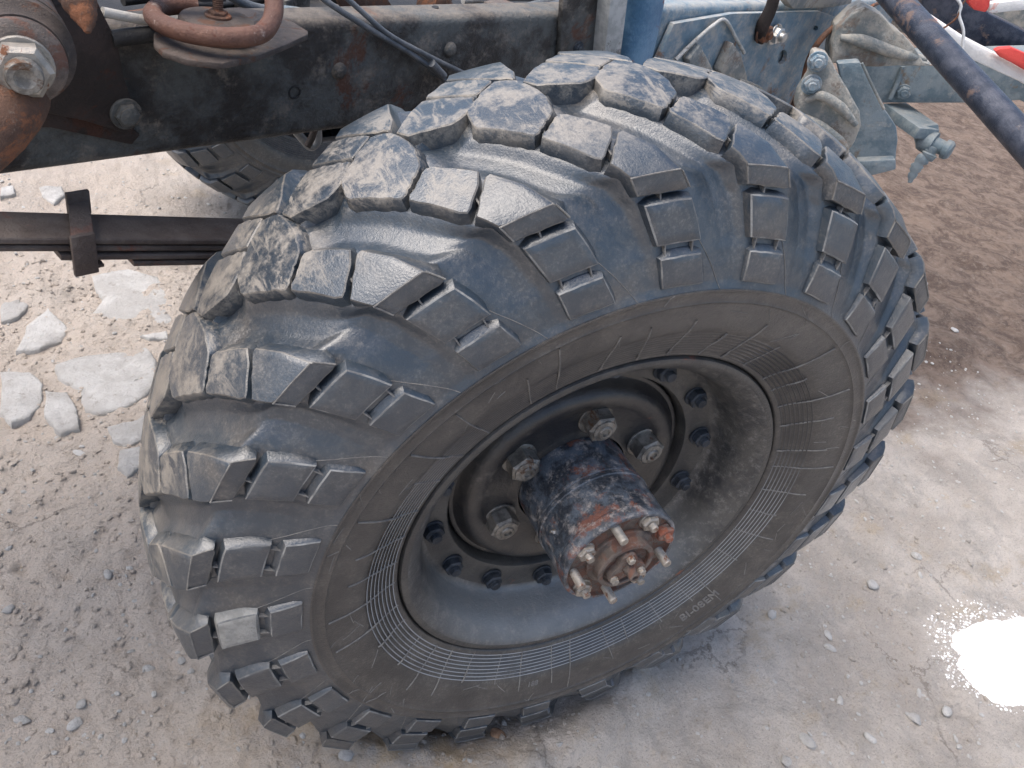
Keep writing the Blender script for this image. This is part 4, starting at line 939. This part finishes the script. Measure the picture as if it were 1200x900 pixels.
# grey cables over the rail
tube('brake_line', [onL(350, -22, .50), onL(395, 10, .487), onL(440, 38, .480), onL(480, 62, .483), onL(508, 82, .487), onL(522, 95, .49)], .0044, 'cable', chassis)
tube('brake_line', [onL(385, -22, .50), onL(420, 10, .487), onL(455, 40, .480), onL(495, 62, .483), onL(540, 84, .487), onL(560, 92, .49)], .0040, 'cable', chassis)
tube('line_sleeve', [onL(506, 74, .478), onL(520, 89, .480)], .0066, 'cable', chassis, n=3)
tube('rail_pin', [onL(510, 23, .54), onL(510, 8, .54)], .006, 'black', chassis, n=2)
tube('small_cable_clip', [onL(508, 12, .54), onL(512, 24, .535), onL(520, 29, .53)], .004, 'black', chassis, n=3)

rc_ = random.Random(11)
for k in range(9):
    v0 = -.55 + k * .17; l_ = .60 + rc_.random() * .22
    tube('loose_cable', [vf(v0 - .12, l_, 1.095), vf(v0, l_ + rc_.uniform(-.04, .04), 1.10 + rc_.random() * .02), vf(v0 + .13, l_ + rc_.uniform(-.05, .05), 1.10), vf(v0 + .28, l_ + rc_.uniform(-.05, .05), 1.09)], .004 + .005 * rc_.random(), rc_.choice(['black', 'cable', 'rust', 'alloy', 'black']), chassis)
for k, (v_, l_, mt) in enumerate(((-.35, .66, 'rust'), (-.08, .72, 'frame'), (.02, .66, 'greyblue'), (.26, .74, 'rust'), (.36, .66, 'spring'), (-.2, .78, 'seat'))):
    box('small_bracket', vf(v_, l_, 1.10), (VD * .9 + LD * .3, LD * .9 - VD * .3, np.array([0, 0, 1.0])), (.07, .045, .035 + .01 * (k % 3)), mt, chassis, .004, .003)
# red-brown wire looping over the side plate
wire = empty('brown_wire', onL(930, 130, .45)); wire.parent = truck
tube('wire_run', [onL(1055, -8, .47), onL(1020, 8, .45), onL(985, 26, .43), onL(962, 46, .43), onL(948, 70, .44), onL(942, 96, .44), onL(934, 122, .44), onL(930, 138, .45)], [.004, .005, .007, .008, .008, .010, .016, .02], 'rust', wire)
# dark steel pipe leaning at the right
def at(x, y, d): v = ray(x, y); return CAM + v * d
pipe = empty('steel_pipe', at(1048, 0, 1.95)); tag(pipe, 'long dark steel pipe slanting down across the upper right corner', 'pipe')
pA, pB = at(1048, -2, 1.95), at(1200, 166, 1.60); pd_ = (pB - pA); pe = pA + pd_ * ((pA[2] - .03) / -pd_[2])
tube('pipe_body', [pA - pd_ * .5, pA, pB, (pB + pe) / 2, pe], .0305, 'pipe', pipe, seg=28, n=6)
# loose junk in the upper right corner
j = empty('striped_barrier_rail', onH(1150, 60, 2.75)); tag(j, 'pink and white painted rail slanting under the upper right corner', 'barrier rail')
slab('white_rail', [onH(x, y, 2.75) for x, y in [(1068, 10), (1085, 14), (1130, 44), (1260, 112), (1260, 132), (1195, 96), (1130, 66), (1095, 42)]], nH, .05, 'white', j, bev=.006)
slab('red_stripe', [onH(x, y, 2.72) for x, y in [(1166, 60), (1172, 57), (1186, 56), (1200, 62), (1260, 90), (1260, 110), (1200, 82), (1186, 74), (1172, 67)]], nH, .028, 'red', j, bev=.004)
j = empty('blue_beam', onH(1170, 35, 3.05)); tag(j, 'dark blue scuffed beam behind the red and white rail', 'beam')
slab('beam_body', [onH(x, y, 3.05) for x, y in [(1080, -40), (1120, -20), (1160, 16), (1260, 66), (1260, 100), (1185, 62), (1120, 52), (1080, 20)]], nH, .09, 'pipe', j, bev=.008, amp=.002, sub=1)
j = empty('red_bracket', onH(1150, 5, 2.85)); tag(j, 'bright red metal piece poking down at the top edge near the right corner', 'bracket')
slab('red_plate', [onH(x, y, 2.85) for x, y in [(1132, -30), (1165, -30), (1160, 8), (1156, 15), (1142, 12), (1135, 4)]], nH, .05, 'red', j, bev=.006)
j = empty('white_bar', onH(1190, 5, 3.3)); tag(j, 'plain white bar at the very top right corner', 'bar')
slab('bar_body', [onH(x, y, 3.3) for x, y in [(1160, 4), (1260, -8), (1260, 6), (1160, 16)]], nH, .04, 'white', j, bev=.004)
j = empty('grey_panel', onH(1100, -10, 3.5)); tag(j, 'flaky grey panel in the background above the slanting pipe', 'panel')
slab('panel_sheet', [onH(x, y, 3.5) for x, y in [(1010, -60), (1290, -60), (1290, 60), (1200, 70), (1120, 50), (1060, 40), (1010, 20)]], nH, .04, 'cast', j, bev=.01, amp=.01, sub=2)
j = empty('twisted_wire', onH(1130, 40, 2.2)); tag(j, 'thin pale twisted wire dangling beside the slanting pipe', 'wire')
tube('wire_strand', [onH(1118, -6, 2.2), onH(1126, 6, 2.2), onH(1124, 18, 2.2), onH(1129, 36, 2.2), onH(1128, 56, 2.2), onH(1130, 70, 2.2)], .0035, 'white', j)
tube('wire_strand', [onH(1136, -6, 2.2), onH(1126, 8, 2.2), onH(1120, 22, 2.2), onH(1096, 40, 2.22)], .0022, 'rust', j)
tube('wire_strand', [onH(1166, 112, 2.2), onH(1176, 114, 2.2), onH(1180, 124, 2.2), onH(1182, 136, 2.2)], .0025, 'white', j)

# leaf spring -----------------------------------------------------------------
ls = empty('leaf_spring', vf(-.4, .46, .9), (0, 0, math.atan2(VY, VX))); ls.parent = truck
F0 = onL(0, 279, .43); F1 = onL(285, 281, .43); v0_ = F0 @ VD; v1_ = F1 @ VD
sl_ = (F1[2] - F0[2]) / (v1_ - v0_)
def leafz(v): return F0[2] + sl_ * (v - v0_) - .03 * (v - v0_) ** 2 * 0
def leaf(name, va, vb, dz, th, wd=.072, l0=.43):
    vs = []; fs = []; n_ = 24
    for k in range(n_ + 1):
        v = va + (vb - va) * k / n_; z = leafz(v) - dz
        cs = [(0.0, -.002), (.0015, 0), (wd - .0015, 0), (wd, -.002), (wd, -th + .002), (wd - .0015, -th), (.0015, -th), (0.0, -th + .002)]
        for (l_, zz) in cs: vs.append(vf(v, l0 + l_, z + zz))
    for k in range(n_):
        for j_ in range(8): fs.append((k * 8 + j_, k * 8 + (j_ + 1) % 8, (k + 1) * 8 + (j_ + 1) % 8, (k + 1) * 8 + j_))
    fs += [tuple(range(8)), tuple(n_ * 8 + j_ for j_ in range(8))[::-1]]
    bm = bmesh.new(); bv = [bm.verts.new([float(c) for c in p]) for p in vs]
    for f in fs: bm.faces.new([bv[x] for x in f])
    return bm_obj(name, bm, 'spring', ls, 30)
vv = lambda px, py: float(onL(px, py, .43) @ VD)
leaf('spring_leaf', -2.0, .9, 0, .0088)
leaf('spring_leaf', -2.0, .9, .0126, .0082, l0=.433)
leaf('spring_leaf', vv(72, 300), .9, .0248, .0082, l0=.431)
leaf('spring_leaf', vv(158, 306), .9, .0368, .0080, l0=.433)
# clip round the leaves
cv = vv(93, 270); cz = leafz(cv)
cb = float(onL(93, 240, .507) @ VD)
box('spring_clip', vf(cv, .4225, cz - .019), VAX, (.030, .007, .058), 'spring', ls, .0015)
box('spring_clip', vf((cv + cb) / 2, .4655, cz + .004), (VD * .086 * 0 + VD, LD + VD * (cb - cv) / .086, np.array([0, 0, 1.0])), (.028, .086, .006), 'spring', ls, .0015)
box('spring_clip', vf(cb, .510, cz + .004), VAX, (.030, .007, .034), 'spring', ls, .0015)
box('spring_clip', vf((cv + cb) / 2, .4655, cz - .050), VAX, (.026, .060, .005), 'spring', ls, .0015)

# coil spring on its seat --------------------------------------------------------
cs = empty('coil_spring_seat', onZ(250, 50, 1.16)); cs.parent = truck
c0 = onZ(250, 34, 1.172)
def leafshape(n_=40):
    out = []
    A = [onZ(x, y, 1.163) for x, y in [(180, 50), (190, 60), (220, 70), (260, 74), (300, 66), (335, 52), (361, 40), (361, 36), (345, 26), (318, 14), (280, 8), (230, 12), (195, 26), (180, 38)]]
    return A
slab('seat_plate', leafshape(), (0, 0, -1), .008, 'seat', cs, bev=.002)
hp = []
for k in range(0, 60):
    u_ = k / 59; t = R(100 + 292 * u_); up_ = .006 + .012 * u_ + .11 * max(0, u_ - .72) ** 1.5 * 3.2
    hp.append(c0 + np.array([(.068 + .02 * max(0, u_ - .7)) * math.cos(t), .068 * math.sin(t), up_]))
tube('spring_coil', hp, .0115, 'spring_rust', cs, seg=14, n=2)
wplace('seat_boss', lathe_me('seat_boss', [(.047, -.01), (.046, .012), (.043, .016), (.02, .018), (0, .018)], 36, 'seat', 35), c0 + np.array([.006, .004, -.004]), (0, 0, 1), cs)
wplace('seat_stud', nut_mesh('seat_stud', .012, .008, .0065, .024, 'rust', washer=.016), c0 + np.array([.006, .004, .014]), (0, 0, 1), cs)
cs2 = empty('upper_coil', onZ(210, 5, 1.22)); cs2.parent = truck
c1 = onZ(212, -24, 1.20); tube('spring_coil', [c1 + np.array([.08 * math.cos(t), .08 * math.sin(t), .004 * t]) for t in np.linspace(2.2, 8.0, 30)], .0125, 'spring_rust', cs2, seg=14, n=2)
on_rail(rb, 'frame_bolt', 345, 34, .52, axis=(0, 0, 1))

# ball joint and arm at the top left --------------------------------------------
bj = empty('steering_joint', at(20, 60, .85)); bj.parent = truck
JS = .80; ax0 = at(-15, -70, 1.12); ax1 = at(28, 88, .80); dj = ax1 - ax0; dj /= np.linalg.norm(dj)
def jl(name, prof, mat, seg=40): return wplace(name, lathe_me(name, [(a * JS, b * JS) for a, b in prof], seg, mat, 35), ax1, dj, bj)
jl('joint_body', [(0, -.50), (.060, -.50), (.062, -.20), (.064, -.13), (.066, -.125), (.066, -.108), (.060, -.104), (.060, -.100), (.067, -.096), (.067, -.078), (.060, -.072), (.055, -.060), (.055, -.052), (.0, -.052)], 'seat')
jl('joint_washer', [(.050, -.056), (.053, -.050), (.053, -.040), (.048, -.034), (.036, -.030), (0, -.030)], 'capface')
wplace('joint_nut', nut_mesh('joint_nut', .028, .021, 0, 0, 'stud', washer=.030), ax1 - dj * .024, dj, bj)
wplace('joint_stud', lathe_me('joint_stud', [(.017, -.008), (.017, .007), (.0155, .010), (.010, .0105), (.006, .008), (0, .007)], 24, 'nut', 35), ax1, dj, bj)
tube('joint_arm', [at(-40, 190, .80), at(-12, 150, .82), at(12, 112, .84), at(20, 60, .90)], [.026, .034, .036, .03], 'rust', bj, seg=20)
tube('rusty_lug', [at(82, -30, .84), at(92, 0, .84), at(100, 22, .84), at(103, 38, .84)], [.022, .018, .011, .003], 'rust', bj, seg=14, amp=.06)
# bent pipe hanging near the far tyre
bpip = empty('hanging_pipe', onL(365, 170, 1.2)); bpip.parent = truck
tube('bent_pipe', [onL(340, 145, 1.2), onL(352, 160, 1.2), onL(364, 172, 1.2), onL(372, 165, 1.2), onL(372, 150, 1.2)], .011, 'cable', bpip)
tube('rod', [onL(372, 140, 1.15), onL(366, 160, 1.15), onL(360, 172, 1.15)], .009, 'darkplate', bpip, n=3)
# axle beam
axl = empty('front_axle', vf(0, .8, HUBZ)); axl.parent = truck
tube('axle_tube', [np.array([0, .10, HUBZ]), np.array([0, .22, HUBZ]), vf(0, .33, HUBZ), vf(0, .40, HUBZ)], [.11, .10, .08, .06], 'black', axl, seg=24)
